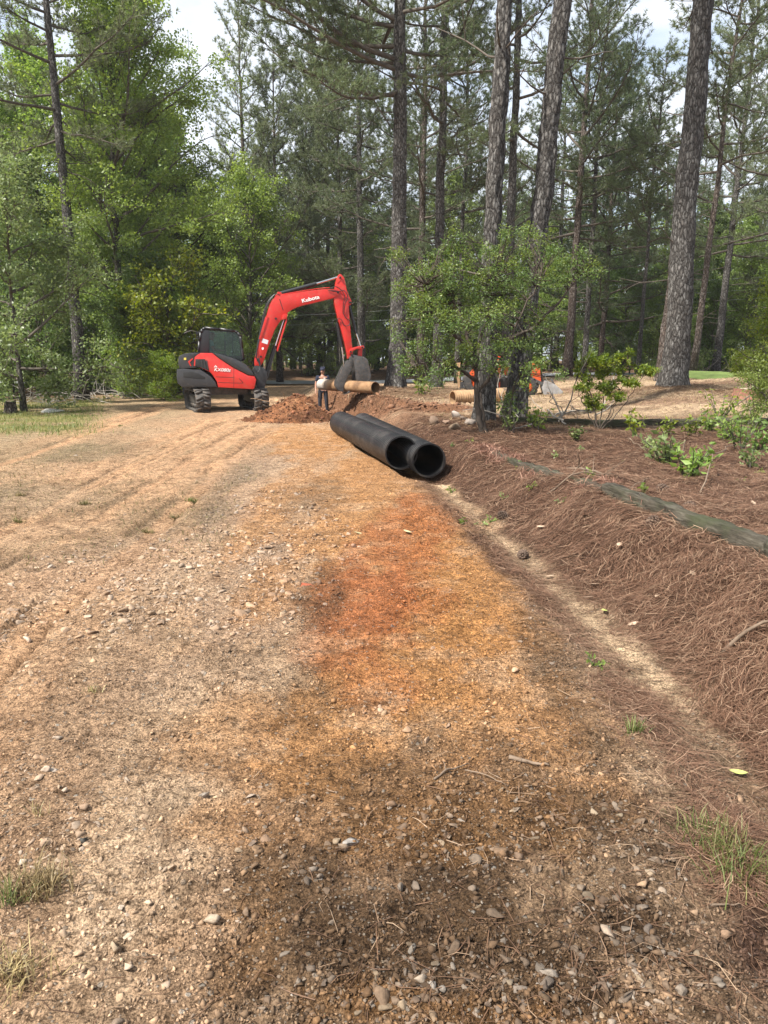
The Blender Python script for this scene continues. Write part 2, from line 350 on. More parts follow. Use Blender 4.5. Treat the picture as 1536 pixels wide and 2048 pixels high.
def track_k(x, y, half):
    k = np.zeros(np.shape(x)); u = np.zeros(np.shape(x)); v = np.zeros(np.shape(x)); wob = .22 * (fbm(x * .4, y * .4, 2, 17) - .5) + .07 * (fbm(x * 3, y * 3, 3, 18) - .5)
    for (a, b) in TRACKS:
        p, q = PZ(*a, 0), PZ(*b, 0)
        dx, dy = q[0] - p[0], q[1] - p[1]; L = math.hypot(dx, dy)
        d = ((x - p[0]) * dy - (y - p[1]) * dx) / L + wob; s = ((x - p[0]) * dx + (y - p[1]) * dy) / L
        kk = (1 - S((np.abs(d) - half) / .22)) * S((s + 4) / 2) * (1 - S((s - L - 1) / 3))
        k = np.maximum(k, kk); u = np.where(kk > .02, d, u); v = np.where(kk > .02, s, v)
    st = fbm(u * 6, v * .06, 2, 25); ln = 1 - S((np.abs(fbm(u * 6, v * .03, 2, 26) - .5) - .035) / .05)
    return k * (.45 + .55 * S((st - .36) / .16)), k * ln * S((fbm(u * 3, v * .5, 3, 27) - .32) / .15)
def sand_mask(x, y):
    xd = np.interp(y, YD, XD); n = fbm(x * 2.5, y * 2.5, 3, 37); m = fbm(y * .9, y * 0 + 3, 2, 38)
    return np.exp(-((x - xd + .02 + .14 * (n - .5)) / ((.05 + .09 * n) * np.interp(y, [3, 3.6, 5, 6.5], [1.2, 1.7, 1.5, 1.0]))) ** 2) * (1 - S((y - 11.2) / 2)) * np.interp(y, [2.2, 3.0, 3.4, 4.8, 5.6, 7.2, 8.2, 10, 11], [0, .15, 1.5, 1.7, .6, .4, 1.1, .9, .2]) * (.5 + .7 * S((m - .25) / .3))
def needle_mask(x, y):
    xd = np.interp(y, YD, XD); xt = np.interp(y, YT, XT)
    n = fbm(x * 3, y * 3, 3, 31)
    k = S((x - xd - .03 - .34 * (n - .5)) / .14) * (1 - S((y - 14.5 - .6 * (x - 2) * 0) / 2.5)) * (1 - S((y - 12.2) / 2.5) * S((x - 2.6) / .7))
    strip = np.exp(-((x - xd + .25 + .22 * (n - .5)) / .10) ** 2) * (.35 + .65 * S((fbm(x * 1.5, y * 1.5, 2, 33) - .4) / .2)) * (1 - S((y - 9.5) / 2))
    return np.maximum(k, strip) * (1 - .8 * np.clip(sand_mask(x, y), 0, 1))
def grass_mask(x, y):
    n = fbm(x * .8, y * .8, 4, 41)
    edge = -6.4 - .33 * (y - 18)
    k = S((-(x - edge) - 1.0 * (n - .5)) / 1.2) * S((y - 15) / 3) * (1 - S((y - 29) / 4))
    return k * S((n - .25) / .25)
def soil_color(x, y):
    n = fbm(x * 1.3, y * 1.3, 5, 11); n2 = fbm(x * 4.2, y * 4.2, 4, 12); streak = fbm(x * 3.0 + .3 * y, y * .5, 4, 13)
    c = np.repeat(C_TAN[None, :], len(x), 0)
    c = lerpc(c, .55 * S((n - .40) / .25), (.45, .315, .20)); c = lerpc(c, .5 * S((streak - .52) / .2), (.32, .20, .122))
    g = np.full(len(x), .85)
    k, ln = track_k(x, y, .42); c = lerpc(c, k * (.85 - .3 * S((n2 - .5) / .2)), (.57, .335, .185)); c = lerpc(c, ln * .8, (.21, .128, .076)); g *= 1 - .75 * k
    k = inblob(x, y, WEEDY) * (1 - .75 * track_k(x, y, .34)[0]); c = lerpc(c, k * .9, (.185, .135, .078))
    k = inblob(x, y, GREY); c = lerpc(c, k * .6, (.40, .29, .215))
    k = inblob(x, y, PALE); c = lerpc(c, k, (.53, .375, .245)); g *= 1 - .4 * k
    k = inblob(x, y, ORANGE); c = lerpc(c, k * (.95 - .45 * S((n2 - .55) / .15)), (.46, .220, .078)); g *= 1 - .45 * k
    k = inblob(x, y, RED); c = lerpc(c, k * (.95 - .35 * S((n2 - .55) / .15)), (.38, .122, .046))
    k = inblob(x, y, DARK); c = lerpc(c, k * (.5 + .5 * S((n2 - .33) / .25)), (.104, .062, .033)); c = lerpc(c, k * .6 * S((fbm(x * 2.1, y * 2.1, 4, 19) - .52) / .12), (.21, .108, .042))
    c = c * (.82 + .36 * n2)[:, None]
    # left of the drive: grass and cut straw
    k = grass_mask(x, y); c = lerpc(c, k * .8, (.17, .19, .05)); g *= 1 - k
    strawk = S((-x - 3.2 - .1 * y + 1.2 * (n - .5)) / 1.5) * S((y - 7) / 3) * (1 - track_k(x, y, .42)[0]) * (1 - k)
    c = lerpc(c, .5 * strawk, (.30, .24, .14))
    # right: sand in the ditch, needles on the bank, raw clay in the cut, pale clearing beyond
    xd = np.interp(y, YD, XD); xt = np.interp(y, YT, XT)
    rt = S((x - xd - .1) / .5)
    far = rt * S((y - 10.5) / 2.5)
    c = lerpc(c, far, np.array([.47, .335, .215])); c = c * (1 - far * .35 * S((n - .45) / .2))[:, None]
    c = lerpc(c, far * S((fbm(x * .5, y * 1.6, 4, 15) - .5) / .12) * .75, (.23, .135, .085)); g *= 1 - .6 * far
    red = rt * np.exp(-((x - xd - .8) / 1.3) ** 2) * S((y - 13) / 2) * (1 - S((y - 31) / 3))
    c = lerpc(c, .75 * red * (.5 + .5 * S((n2 - .35) / .2)), (.24, .125, .07))
    td = seg_dist(x, y, TRENCH); c = lerpc(c, 1 - S((td - .9) / .5), (.20, .10, .055))
    dk = np.exp(-((x - xd + .12) / .32) ** 2) * (1 - S((y - 10) / 2)); c = lerpc(c, dk * .75, np.array([.215, .145, .095]))
    k = needle_mask(x, y); c = lerpc(c, np.clip(k * 1.1, 0, 1), (.105, .058, .038)); g *= 1 - k
    k = np.clip(sand_mask(x, y), 0, 1) * (.35 + .65 * S((fbm(x * 7, y * 5, 4, 39, .65) - .40) / .12)); c = lerpc(c, k * .95, (.66, .475, .30)); g *= 1 - .8 * k
    # floor of the wood and verge beyond the road
    wood = np.maximum(S((y - 51.5) / 2.5), S((-x - .36 * y + .6) / 2.5) * S((y - 27) / 3))
    wood = np.maximum(wood, S((y - 36 + .12 * (x - 9)) / 3) * S((x - 11) / 3))
    c = lerpc(c, wood * .92, (.115, .066, .042)); g *= 1 - wood
    return np.clip(c * .93, .01, .9), g
def micro(x, y):
    """small relief of the drive: crumbs, ruts and tread marks (metres)"""
    xd = np.interp(y, YD, XD); onr = 1 - S((x - xd + .1) / .2)
    nearf = 1 / (1 + (y / 14) ** 2)
    z = .045 * (fbm(x * 5, y * 5, 5, 51, .62) - .5) + .024 * (np.abs(fbm(x * 13, y * 13, 3, 52) - .5) * 2 - .35) * nearf
    dk = inblob(x, y, DARK); z = z + dk * .036 * (fbm(x * 24, y * 24, 3, 53, .6) - .5) * nearf
    k, u = track_k(x, y, .30); z = z * (1 - .4 * k) - .025 * k - .030 * u
    # tread bars pressed into soft spots
    for (px, py, rx, ry, a) in ((370, 1365, 150, 80, .55), (900, 1060, 120, 60, 1.25), (860, 1230, 130, 60, 1.2), (300, 1800, 150, 180, .3)):
        kb = 1 - S((blob(x, y, px, py, rx, ry) - .55) / .5)
        q = x * math.sin(a - .6) * .6 + y * math.cos(a * .3)
        z = z + kb * .030 * np.sin(q * 58 + 3 * fbm(x * 3, y * 3, 2, 57)) * S((fbm(x * 5, y * 5, 2, 58) - .35) / .2)
    z = z * onr
    nd = needle_mask(x, y)
    return z + nd * (.13 * (fbm(x * 2.6, y * 2.6, 3, 61) - .5) + .05 * (fbm(x * 9, y * 9, 3, 62) - .5)) + (1 - onr) * (1 - nd) * .07 * (fbm(x * 2.2, y * 2.2, 5, 63, .6) - .5)
def Hf(x, y): return H0(x, y) + micro(np.asarray(x, float), np.asarray(y, float))
def place(x, y): return np.array([x, y, float(Hf(np.array([x]), np.array([y]))[0])])

# ------------------------------------------------------------------ the ground sheet
def make_ground():
    ys = [1.15]
    while ys[-1] < 120: ys.append(ys[-1] * 1.0088 + .0015)
    ys = np.array([-60, -30, -15, -8, -4, -2, -1, -.4, 0, .3, .55, .75, .9, 1.05] + ys + [140, 180, 250])
    u = np.linspace(-1, 1, 381); e = np.array([.06, .2, .5, 1.1, 2.4, 5, 11, 25, 55, 110, 200, 320])
    W = .60 * np.maximum(ys, .9) + 1.5
    X = np.concatenate([-(W[:, None] + e[None, ::-1]), u[None, :] * W[:, None], W[:, None] + e[None, :]], 1); Y = np.repeat(ys[:, None], X.shape[1], 1)
    x, y = X.ravel(), Y.ravel()
    z = H0(x, y) + micro(x, y)
    V = np.stack([x, y, z], 1); c, g = soil_color(x, y)
    ny, nx = X.shape; i = np.arange(ny - 1)[:, None] * nx + np.arange(nx - 1)[None, :]
    F = np.stack([i, i + 1, i + nx + 1, i + nx], -1).reshape(-1, 4)
    o = npmesh('ground', V, F, M['soil'], None, True, np.hstack([c, g[:, None]]))
    tag(o, 'packed clay and gravel drive with needle covered bank and clearing', kind='structure')
make_ground()

# ------------------------------------------------------------------ paved road across the back
def strip(name, x0, x1, y0, y1, lift, mat, n=90, ny=4, wob=0.0):
    xs = np.linspace(x0, x1, n); yy = np.linspace(0, 1, ny)
    X = np.repeat(xs[None, :], ny, 0); Y = y0 + (y1 - y0) * yy[:, None] + .0 * X
    if wob: Y[0] += wob * (fbm(xs * .9, xs * 0, 3, 71) - .5); Y[-1] += wob * (fbm(xs * .9, xs * 0 + 5, 3, 72) - .5)
    V = np.stack([X.ravel(), Y.ravel(), (H0(X.ravel(), Y.ravel()) + lift)], 1)
    i = np.arange(ny - 1)[:, None] * n + np.arange(n - 1)[None, :]
    F = np.stack([i, i + 1, i + n + 1, i + n], -1).reshape(-1, 4)
    return npmesh(name, V, F, mat, None, True)
M['asphalt'] = plain('asphalt', (.36, .365, .38), .9, var=.18, scale=3, spec=.25)
M['road_paint'] = plain('road_paint', (.62, .61, .56), .8, var=.15, scale=12)
tag(strip('paved_road', -80, 90, 43.5, 50, .07, M['asphalt'], wob=.5), 'grey paved road crossing behind the excavator', kind='structure')
tag(strip('road_marking', -80, 90, 44.0, 44.13, .085, M['road_paint'], ny=2), kind='structure')
tag(strip('road_marking', -80, 90, 49.3, 49.43, .085, M['road_paint'], ny=2), kind='structure')
M['lawn'] = plain('lawn', (.14, .19, .055), .9, var=.25, scale=3, spec=.2, bmp=.4)
def lawn_patch():
    th = np.linspace(0, 2 * np.pi, 48, endpoint=False); rings = np.linspace(0, 1, 9)
    cx, cy = at_px(1490, 30.0)[:2]; Vs = []
    for r in rings:
        x = cx + r * 3.4 * np.cos(th) * (1 + .2 * np.sin(3 * th)); y = cy + r * 1.5 * np.sin(th) * (1 + .15 * np.cos(2 * th))
        Vs.append(np.stack([x, y, Hf(x, y) + .03 * (1 - r ** 6) + .012], 1))
    i = np.arange(8)[:, None] * 48 + np.arange(48)[None, :]; j = np.arange(8)[:, None] * 48 + (np.arange(48)[None, :] + 1) % 48
    F = np.stack([i, j, j + 48, i + 48], -1).reshape(-1, 4)
    tag(npmesh('lawn', np.vstack(Vs), F, M['lawn'], None, True), 'small patch of bright mown lawn by the far bushes', kind='structure')
lawn_patch()

# ------------------------------------------------------------------ stones and crumbs
def ico():
    bm = bmesh.new(); bmesh.ops.create_icosphere(bm, subdivisions=1, radius=1.0)
    V = np.array([v.co[:] for v in bm.verts]); F = np.array([[v.index for v in f.verts] for f in bm.faces]); bm.free(); return V, F
ICOV, ICOF = ico()
def cubeball():
    bm = bmesh.new(); bmesh.ops.create_icosphere(bm, subdivisions=2, radius=1.0)
    V = np.array([v.co[:] for v in bm.verts]); F = np.array([[v.index for v in f.verts] for f in bm.faces]); bm.free(); return V, F
ICO2V, ICO2F = cubeball()
def rot_rand(n, r):
    a, b, c = r.uniform(0, 2 * np.pi, n), r.uniform(-.5, .5, n), r.uniform(-.5, .5, n)
    ca, sa, cb, sb, cc, sc = np.cos(a), np.sin(a), np.cos(b), np.sin(b), np.cos(c), np.sin(c)
    o, z = np.ones(n), np.zeros(n)
    Rz = np.stack([ca, -sa, z, sa, ca, z, z, z, o], -1).reshape(n, 3, 3); Ry = np.stack([cb, z, sb, z, o, z, -sb, z, cb], -1).reshape(n, 3, 3); Rx = np.stack([o, z, z, z, cc, -sc, z, sc, cc], -1).reshape(n, 3, 3)
    return Rz @ Ry @ Rx
def lumps(pos, size, r, BV=ICOV, BF=ICOF, jit=.30, flat=.65, aspect=.35, cuts=7):
    """chipped stones: a ball cut by a few random planes"""
    n = len(pos); m = len(BV)
    L = BV[None] * (1 + r.uniform(-jit, jit, (n, m, 1)) * .5)
    for _ in range(cuts):
        nn = r.normal(0, 1, (n, 1, 3)); nn /= np.linalg.norm(nn, axis=2, keepdims=True); d = r.uniform(.20, .62, (n, 1))
        L = L - np.maximum(0, np.sum(L * nn, 2) - d)[:, :, None] * nn
    sc = np.stack([1 + r.uniform(-aspect, aspect, n), 1 + r.uniform(-aspect, aspect, n), flat * (1 + r.uniform(-.3, .3, n))], -1)
    L = L * 1.45 * sc[:, None, :] * size[:, None, None]
    L = np.einsum('nij,nmj->nmi', rot_rand(n, r), L) + pos[:, None, :]
    F = (BF[None] + (np.arange(n) * m)[:, None, None]).reshape(-1, 3)
    return L.reshape(-1, 3), F
M['stone'] = None
def stonemat():
    m, t, b, o = newmat('stone'); a = N(t, 'ShaderNodeVertexColor', layer_name='soil'); v = coords(t)
    n1 = noise(t, v, 70, 6, .7); r1 = ramp(t, n1, [(.3, (.66,) * 3), (.7, (1.25,) * 3)])
    t.links.new(mixc(t, 1.0, a.outputs['Color'], r1.outputs['Color'], 'MULTIPLY'), b.inputs['Base Color'])
    b.inputs['Roughness'].default_value = .85; b.inputs['Specular IOR Level'].default_value = .3; bump(t, b, n1, .5, .01); return m
M['stone'] = stonemat()
GRAVEL_PX = [(300, 1180, 330, 110, 1.0), (520, 1090, 160, 120, .9), (60, 1290, 170, 80, .8), (150, 1560, 180, 90, .8), (640, 1180, 60, 90, .8), (640, 1400, 200, 60, .45), (820, 1760, 380, 170, .85), (1000, 1900, 480, 170, .9), (60, 1800, 110, 300, .7), (1150, 1700, 250, 120, .7), (420, 1650, 130, 220, .5), (300, 1900, 300, 150, .4), (540, 930, 140, 60, .6)]
RIDGE = [(300, 1180, 330, 110, 1.0), (520, 1090, 160, 120, .9), (60, 1290, 170, 80, .8), (520, 1230, 120, 60, .8)]
def scatter(n, y0, y1, r):
    """even over the picture: density falls with distance"""
    y = y0 * (y1 / y0) ** r.uniform(0, 1, n); W = .56 * y + .55
    return r.uniform(-1, 1, n) * W, y
def gravel():
    r = np.random.default_rng(5)
    x, y = scatter(64000, 1.2, 13, r)
    xd = np.interp(y, YD, XD)
    k = np.maximum(.07, inblob(x, y, GRAVEL_PX, .45)) * (x < xd - .25) * (1 - .8 * track_k(x, y, .3)[0])
    clump = fbm(x * 2.6, y * 2.6, 3, 81); k = k * (.25 + 1.5 * S((clump - .38) / .25))
    keep = r.uniform(0, 1, len(x)) < k * (.36 + .5 * inblob(x, y, RIDGE)); x, y = x[keep], y[keep]; n = len(x)
    size = np.clip(.0058 * np.exp(r.normal(0, .50, n)), .0022, .0165) * (1 + .05 * y) * (1 + .45 * inblob(x, y, RIDGE))
    z = Hf(x, y) + size * r.uniform(-.45, .15, n)
    V, F = lumps(np.stack([x, y, z], 1), size, r, ICO2V, ICO2F)
    base = soil_color(x, y)[0]; pal = np.array([[.40, .33, .26], [.33, .285, .24], [.48, .42, .35], [.25, .21, .18], [.45, .36, .25], [.30, .21, .15], [.50, .46, .40]])
    pc = pal[r.choice(7, n, p=[.24, .2, .16, .1, .14, .09, .07])]; mixk = r.uniform(.4, 1.0, n)[:, None]
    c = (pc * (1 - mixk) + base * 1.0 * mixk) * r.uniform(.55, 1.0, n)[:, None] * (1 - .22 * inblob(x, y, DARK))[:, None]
    o = npmesh('gravel', V, F, M['stone'], None, False, np.repeat(c, len(ICO2V), 0)); tag(o, 'loose pale gravel scattered over the clay drive', kind='stuff')
    # crumbs of soil
    x, y = scatter(170000, 1.2, 12, r); xd = np.interp(y, YD, XD)
    k = (.30 + .9 * inblob(x, y, DARK) + .35 * inblob(x, y, ORANGE)) * (x < xd - .1) * (1 - .6 * track_k(x, y, .3)[0]) * (.3 + 1.3 * S((fbm(x * 3.4, y * 3.4, 3, 83) - .4) / .2))
    keep = r.uniform(0, 1, len(x)) < k * .7; x, y = x[keep], y[keep]; n = len(x)
    size = np.clip(.0036 * np.exp(r.normal(0, .5, n)), .0016, .016) * (1 + .05 * y); z = Hf(x, y) + size * r.uniform(-.3, .3, n)
    V, F = lumps(np.stack([x, y, z], 1), size, r, OCTV, OCTF, .35, .8)
    c = soil_color(x, y)[0] * r.uniform(.4, 1.25, n)[:, None]
    o = npmesh('soil_crumbs', V, F, M['stone'], None, False, np.repeat(c, len(OCTV), 0)); tag(o, 'crumbs of loosened soil on the clay drive', kind='stuff')
OCTV = np.array([[1, 0, 0], [-1, 0, 0], [0, 1, 0], [0, -1, 0], [0, 0, 1], [0, 0, -1]], float)
OCTF = np.array([[0, 2, 4], [2, 1, 4], [1, 3, 4], [3, 0, 4], [2, 0, 5], [1, 2, 5], [3, 1, 5], [0, 3, 5]])
gravel()
def single_stone(name, px, py, size, c, label, cat, group=None, flat=.65, z0=0.0, seed=1, lift=.25):
    r = np.random.default_rng(seed); p = onground(px, py, z0); p[2] = float(Hf(p[:1], p[1:2])[0]) + size * lift * flat
    V, F = lumps(np.zeros((1, 3)), np.array([size]), r, ICO2V, ICO2F, .10, flat, .3, 9)
    o = npmesh(name, V, F, M['stone'], None, False, np.repeat(np.array([c]), len(V), 0)); o.location = p
    return tag(o, label, cat, group)
STONES = [(168, 1682, .019, (.07, .065, .055), 'dark flat stone on pale dirt, lower left of the drive'), (1455, 1686, .02, (.25, .235, .22), 'grey stone beside the green grass at the road edge'),
          (840, 1965, .022, (.30, .24, .18), 'tan stone at the bottom of the drive'), (408, 1592, .022, (.30, .25, .2), 'angular grey brown stone on the dusty left wheel path'), (700, 1690, .02, (.27, .24, .21), 'whitish stone in the churned brown soil'),
          (420, 1832, .03, (.32, .25, .18), 'flat tan stone slab in the dusty wheel path'), (1210, 1860, .026, (.30, .23, .17), 'tan stone on the dark soil, lower right')]
for i, (px, py, s, c, lab) in enumerate(STONES): single_stone('stone', px, py, s, c, lab, 'stone', seed=20 + i)
single_stone('clay_clod', 612, 1168, .05, (.26, .07, .035), 'dark red clay clod lying in mid drive', 'clod', seed=40, flat=.45)
single_stone('rock', 108, 824, .26, (.50, .48, .44), 'white rock lying in the grass at the left', 'rock', seed=41, flat=.4)
ROCKS = [(872, 848, .10, (.17, .115, .08), 'square brown rock, leftmost of the heap by the holly trunk'), (893, 850, .08, (.20, .13, .09), 'small brown rock in the heap by the holly trunk'), (910, 838, .10, (.34, .29, .25), 'pale upright stone at the back of the heap by the holly trunk'),
         (913, 857, .13, (.24, .17, .115), 'large split tan rock in front of the heap by the holly trunk'), (925, 842, .09, (.15, .11, .085), 'dark rock at the right of the heap by the holly trunk'), (938, 850, .11, (.27, .225, .19), 'pale rock half hidden behind the holly trunk')]
for i, (px, py, s, c, lab) in enumerate(ROCKS): single_stone('rock', px, py, s, c, lab, 'rock', 'rocks heaped by the holly', .75, .3, 50 + i, .6)

# ------------------------------------------------------------------ pine straw
def straw(name, x, y, z, L, W, r, slope=None, mat=None, pal=None, tilt=.25):
    n = len(x); a = r.uniform(0, 2 * np.pi, n) if slope is None else slope
    dx, dy = np.cos(a), np.sin(a); tz = r.normal(0, tilt, n)
    d = np.stack([dx, dy, tz], 1); d /= np.linalg.norm(d, axis=1)[:, None]; sd = np.stack([-dy, dx, r.normal(0, .3, n)], 1)
    p0 = np.stack([x, y, z], 1); bend = r.normal(0, .16, n)[:, None] * L[:, None] * sd
    p1 = p0 + d * L[:, None] * .5 + bend + np.array([0, 0, 1.]) * (.04 * L[:, None]); p2 = p0 + d * L[:, None]
    for p in (p1, p2):
        gz = H0(p[:, 0], p[:, 1]) + micro(p[:, 0], p[:, 1]); p[:, 2] = np.maximum(p[:, 2] * .55 + (gz + .012) * .45, gz + .004)
    sw = sd * W[:, None] * .5
    V = np.stack([p0 - sw, p0 + sw, p1 - sw, p1 + sw, p2], 1).reshape(-1, 3)
    b = (np.arange(n) * 5)[:, None]; Q = b + np.array([[0, 1, 3, 2]]); T = b + np.array([[2, 3, 4]])
    o = npmesh(name, V, [Q, T], mat); return o
M['straw'] = leafmat('straw', (.072, .038, .024), (.195, .106, .067), (.38, .26, .175), .1, .6, .2)
M['dry_grass'] = leafmat('dry_grass', (.20, .16, .07), (.34, .27, .13), (.45, .38, .22), .2, .6, .2)
M['green_grass'] = leafmat('green_grass', (.08, .11, .025), (.16, .19, .055), (.30, .28, .12), .3, .5, .3)
def pine_straw():
    r = np.random.default_rng(9)
    x, y = scatter(520000, 2.0, 16, r); k = needle_mask(x, y); keep = r.uniform(0, 1, len(x)) < k * .85; x, y, k = x[keep], y[keep], k[keep]; n = len(x)
    a = r.uniform(0, 2 * np.pi, n); onb = ((x - np.interp(y, YD, XD)) > .1) & (x < np.interp(y, YT, XT))
    flow = fbm(x * 1.5, y * 1.5, 2, 93) * 5 + np.pi * .9
    a = np.where(r.uniform(0, 1, n) < np.where(onb, .6, .25), flow + r.normal(0, .45, n), a)
    heap = .075 * fbm(x * 5, y * 5, 3, 62) * S((k - .6) / .3)
    z = Hf(x, y) + r.uniform(0, 1, n) ** 2 * heap * 1.3 + .004
    o = straw('pine_straw', x, y, z, r.uniform(.08, .19, n), .0012 * (1 + .14 * y) * r.uniform(.6, 1.5, n), r, a, M['straw'], tilt=.22)
    tag(o, 'carpet of fallen brown pine needles over bank and ditch', kind='stuff')
    n = 9000; y = r.uniform(2.5, 11.3, n) ; x = np.interp(y, YT, XT) + r.normal(0, .11, n); pat = fbm(x * 2, y * 1.3, 3, 94) + .02 * (y - 6); kp = r.uniform(0, 1, n) < S((pat - .56) / .08); x, y = x[kp], y[kp]; n = len(x)
    o = straw('draped_pine_straw', x, y, Hf(x, y) + r.uniform(.03, .13, n), r.uniform(.08, .2, n), .0018 * (1 + .17 * y), r, None, M['straw'], tilt=.3)
    tag(o, 'pine needles heaped over the edging timbers', kind='stuff')
    x, y = scatter(16000, 1.4, 11, r); xd = np.interp(y, YD, XD); k = np.exp(-np.maximum(0, xd - .3 - x) / .55) * (x < xd) * .8 + .03; keep = r.uniform(0, 1, len(x)) < k; x, y = x[keep], y[keep]; n = len(x)
    o = straw('stray_pine_straw', x, y, Hf(x, y) + .004, r.uniform(.05, .16, n), .0017 * (1 + .14 * y), r, None, M['straw'], tilt=.05)
    tag(o, 'stray pine needles and straw bits along the road edge', kind='stuff')
pine_straw()
M['weed'] = leafmat('weed', (.09, .085, .03), (.19, .155, .065), (.32, .26, .13), .2, .6, .2)
def blades(x, y, L, W, r, lean=.5, base=None):
    n = len(x); a = r.uniform(0, 2 * np.pi, n); ln = r.uniform(.1, 1, n) * lean
    z = Hf(x, y) - .004 if base is None else base
    p0 = np.stack([x, y, z], 1); h = np.stack([np.cos(a) * ln, np.sin(a) * ln, np.ones(n)], 1); h /= np.linalg.norm(h, axis=1)[:, None]
    p1 = p0 + h * L[:, None] * .55; h2 = h + np.stack([np.cos(a), np.sin(a), -np.ones(n) * .4], 1) * ln[:, None] * 1.1; h2 /= np.linalg.norm(h2, axis=1)[:, None]
    p2 = p1 + h2 * L[:, None] * .5; b = a + r.uniform(.8, 2.2, n); sw = np.stack([np.cos(b), np.sin(b), np.zeros(n)], 1) * W[:, None] * .5
    V = np.stack([p0 - sw, p0 + sw, p1 - sw * .8, p1 + sw * .8, p2], 1).reshape(-1, 3); bb = (np.arange(n) * 5)[:, None]
    return V, [bb + np.array([[0, 1, 3, 2]]), bb + np.array([[2, 3, 4]])]
def grasses():
    r = np.random.default_rng(15)
    y = r.uniform(15, 33, 90000); x = -r.uniform(.16, .62, 90000) * y - 1.0; k = grass_mask(x, y) * (.25 + .75 * S((fbm(x * 1.2, y * 1.2, 3, 95) - .35) / .3))
    keep = r.uniform(0, 1, len(x)) < k * .42; x, y = x[keep], y[keep]; n = len(x)
    V, F = blades(x, y, r.uniform(.04, .17, n), np.full(n, .012), r, .9); tag(npmesh('grass', V, F, M['green_grass']), 'rough green grass at the foot of the left wood', kind='stuff')
    # low dry weeds between the wheel paths
    x, y = scatter(40000, 5, 22, r); x = x * 1.2 - .5
    k = np.maximum(.8 * S((fbm(x * .8 + .25 * y, y * .8, 4, 97) - .55) / .08), inblob(x, y, WEEDY)) * (x < -.9 - .02 * y) * (1 - track_k(x, y, .36)[0]) * S((-x - .9) / 1.2)
    keep = r.uniform(0, 1, len(x)) < k * .7; x, y = x[keep], y[keep]; n = len(x)
    V, F = blades(x, y, r.uniform(.02, .07, n), np.full(n, .006) * (1 + .05 * y), r, 1.6); tag(npmesh('dry_weeds', V, F, M['weed']), 'thin dry weeds between the wheel paths', kind='stuff')
    # scattered straw over the sunlit clearing
    y = r.uniform(13.5, 40, 16000); x = r.uniform(-.05, .56, 16000) * y + .4; keep = (x > np.interp(y, YT, XT) + .3) & (seg_dist(x, y, TRENCH) > 1.0); x, y = x[keep], y[keep]; n = len(x)
    V, F = blades(x, y, r.uniform(.03, .1, n), np.full(n, .012), r, 2.2); tag(npmesh('clearing_straw', V, F, M['dry_grass']), 'straw and bark litter over the graded clearing', kind='stuff')
grasses()
def tuft(px, py, n, L, spread, mat, label, group=None, W=.0035, lean=.9, seed=3):
    r = np.random.default_rng(seed); p = onground(px, py, 0.0); p[2] = float(Hf(p[:1], p[1:2])[0])
    x, y = r.normal(0, spread, n), r.normal(0, spread * .7, n)
    V, F = blades(x, y, r.uniform(.4, 1, n) * L, np.full(n, W), r, lean, base=Hf(x + p[0], y + p[1]) - p[2] - .004)
    o = npmesh('grass_tuft', V, F, M[mat]); o.location = p; return tag(o, label, 'grass', group)
tuft(80, 1775, 190, .13, .05, 'dry_grass', 'dry brown grass clump on dirt at the left edge of the drive', seed=1)
tuft(20, 1960, 130, .12, .05, 'dry_grass', 'straw coloured grass clump in the lower left corner', seed=2)
tuft(22, 1800, 40, .10, .025, 'green_grass', 'small green grass tuft beside the dry brown clump', seed=3)
tuft(80, 1628, 20, .08, .02, 'dry_grass', 'sparse pale grass sprig left of the wheel path', seed=4)
tuft(1270, 1468, 60, .10, .022, 'green_grass', 'lone green grass tuft on the road edge beside the sandy ditch', seed=5)
tuft(1400, 1665, 90, .10, .05, 'green_grass', 'green grass patch at the road edge, upper of three', seed=6)
tuft(1450, 1715, 120, .13, .05, 'green_grass', 'green grass patch at the road edge, middle of three', seed=7)
tuft(1500, 1770, 170, .15, .06, 'green_grass', 'green grass patch at the road edge, lowest and largest of three', seed=8)
tuft(185, 1385, 30, .06, .02, 'dry_grass', 'pale weed sprig in the gravel at the left', seed=9)
for i, (px, py, lab) in enumerate(((385, 998, 'green weed tuft on the gravel edge, nearest the mid drive'), (350, 1030, 'low dry weed tuft just below the green one on the gravel edge'), (295, 1060, 'dry weed tuft at the lower end of the weedy strip'), (168, 1006, 'weed tuft between the two left wheel paths'), (40, 990, 'weed tuft by the left picture edge, upper of two'), (35, 1040, 'weed tuft by the left picture edge, lower of two'), (240, 852, 'small dark green tuft on the far left wheel path'))):
    tuft(px, py, 70, .09, .03, 'green_grass' if i in (0, 6) else 'weed', lab, 'weed tufts between the wheel paths', .006, 1.6, 20 + i)
# ------------------------------------------------------------------ foliage generators
def unit(v): return v / (np.linalg.norm(v, axis=-1, keepdims=True) + 1e-9)
def leaf_mesh(P, size, r, up=.7, aspect=.55, D=None):
    """diamond leaves, slightly folded, at points P"""
    n = len(P); nrm = unit(r.normal(0, 1, (n, 3)) + np.array([0, 0, up * 1.6]))
    d = unit(r.normal(0, 1, (n, 3)) + (0 if D is None else D * 1.2)); d = unit(d - nrm * np.sum(d * nrm, 1, keepdims=True)); sd = np.cross(nrm, d)
    s = size * r.uniform(.65, 1.3, n); s = s[:, None]
    a = P; b = P + d * s * .45 + sd * s * aspect * .5 - nrm * s * .08; c = P + d * s - nrm * s * .05; e = P + d * s * .45 - sd * s * aspect * .5 - nrm * s * .08
    V = np.stack([a, b, c, e], 1).reshape(-1, 3); k = (np.arange(n) * 4)[:, None]
    return V, [k + np.array([[0, 1, 2]]), k + np.array([[0, 2, 3]])]
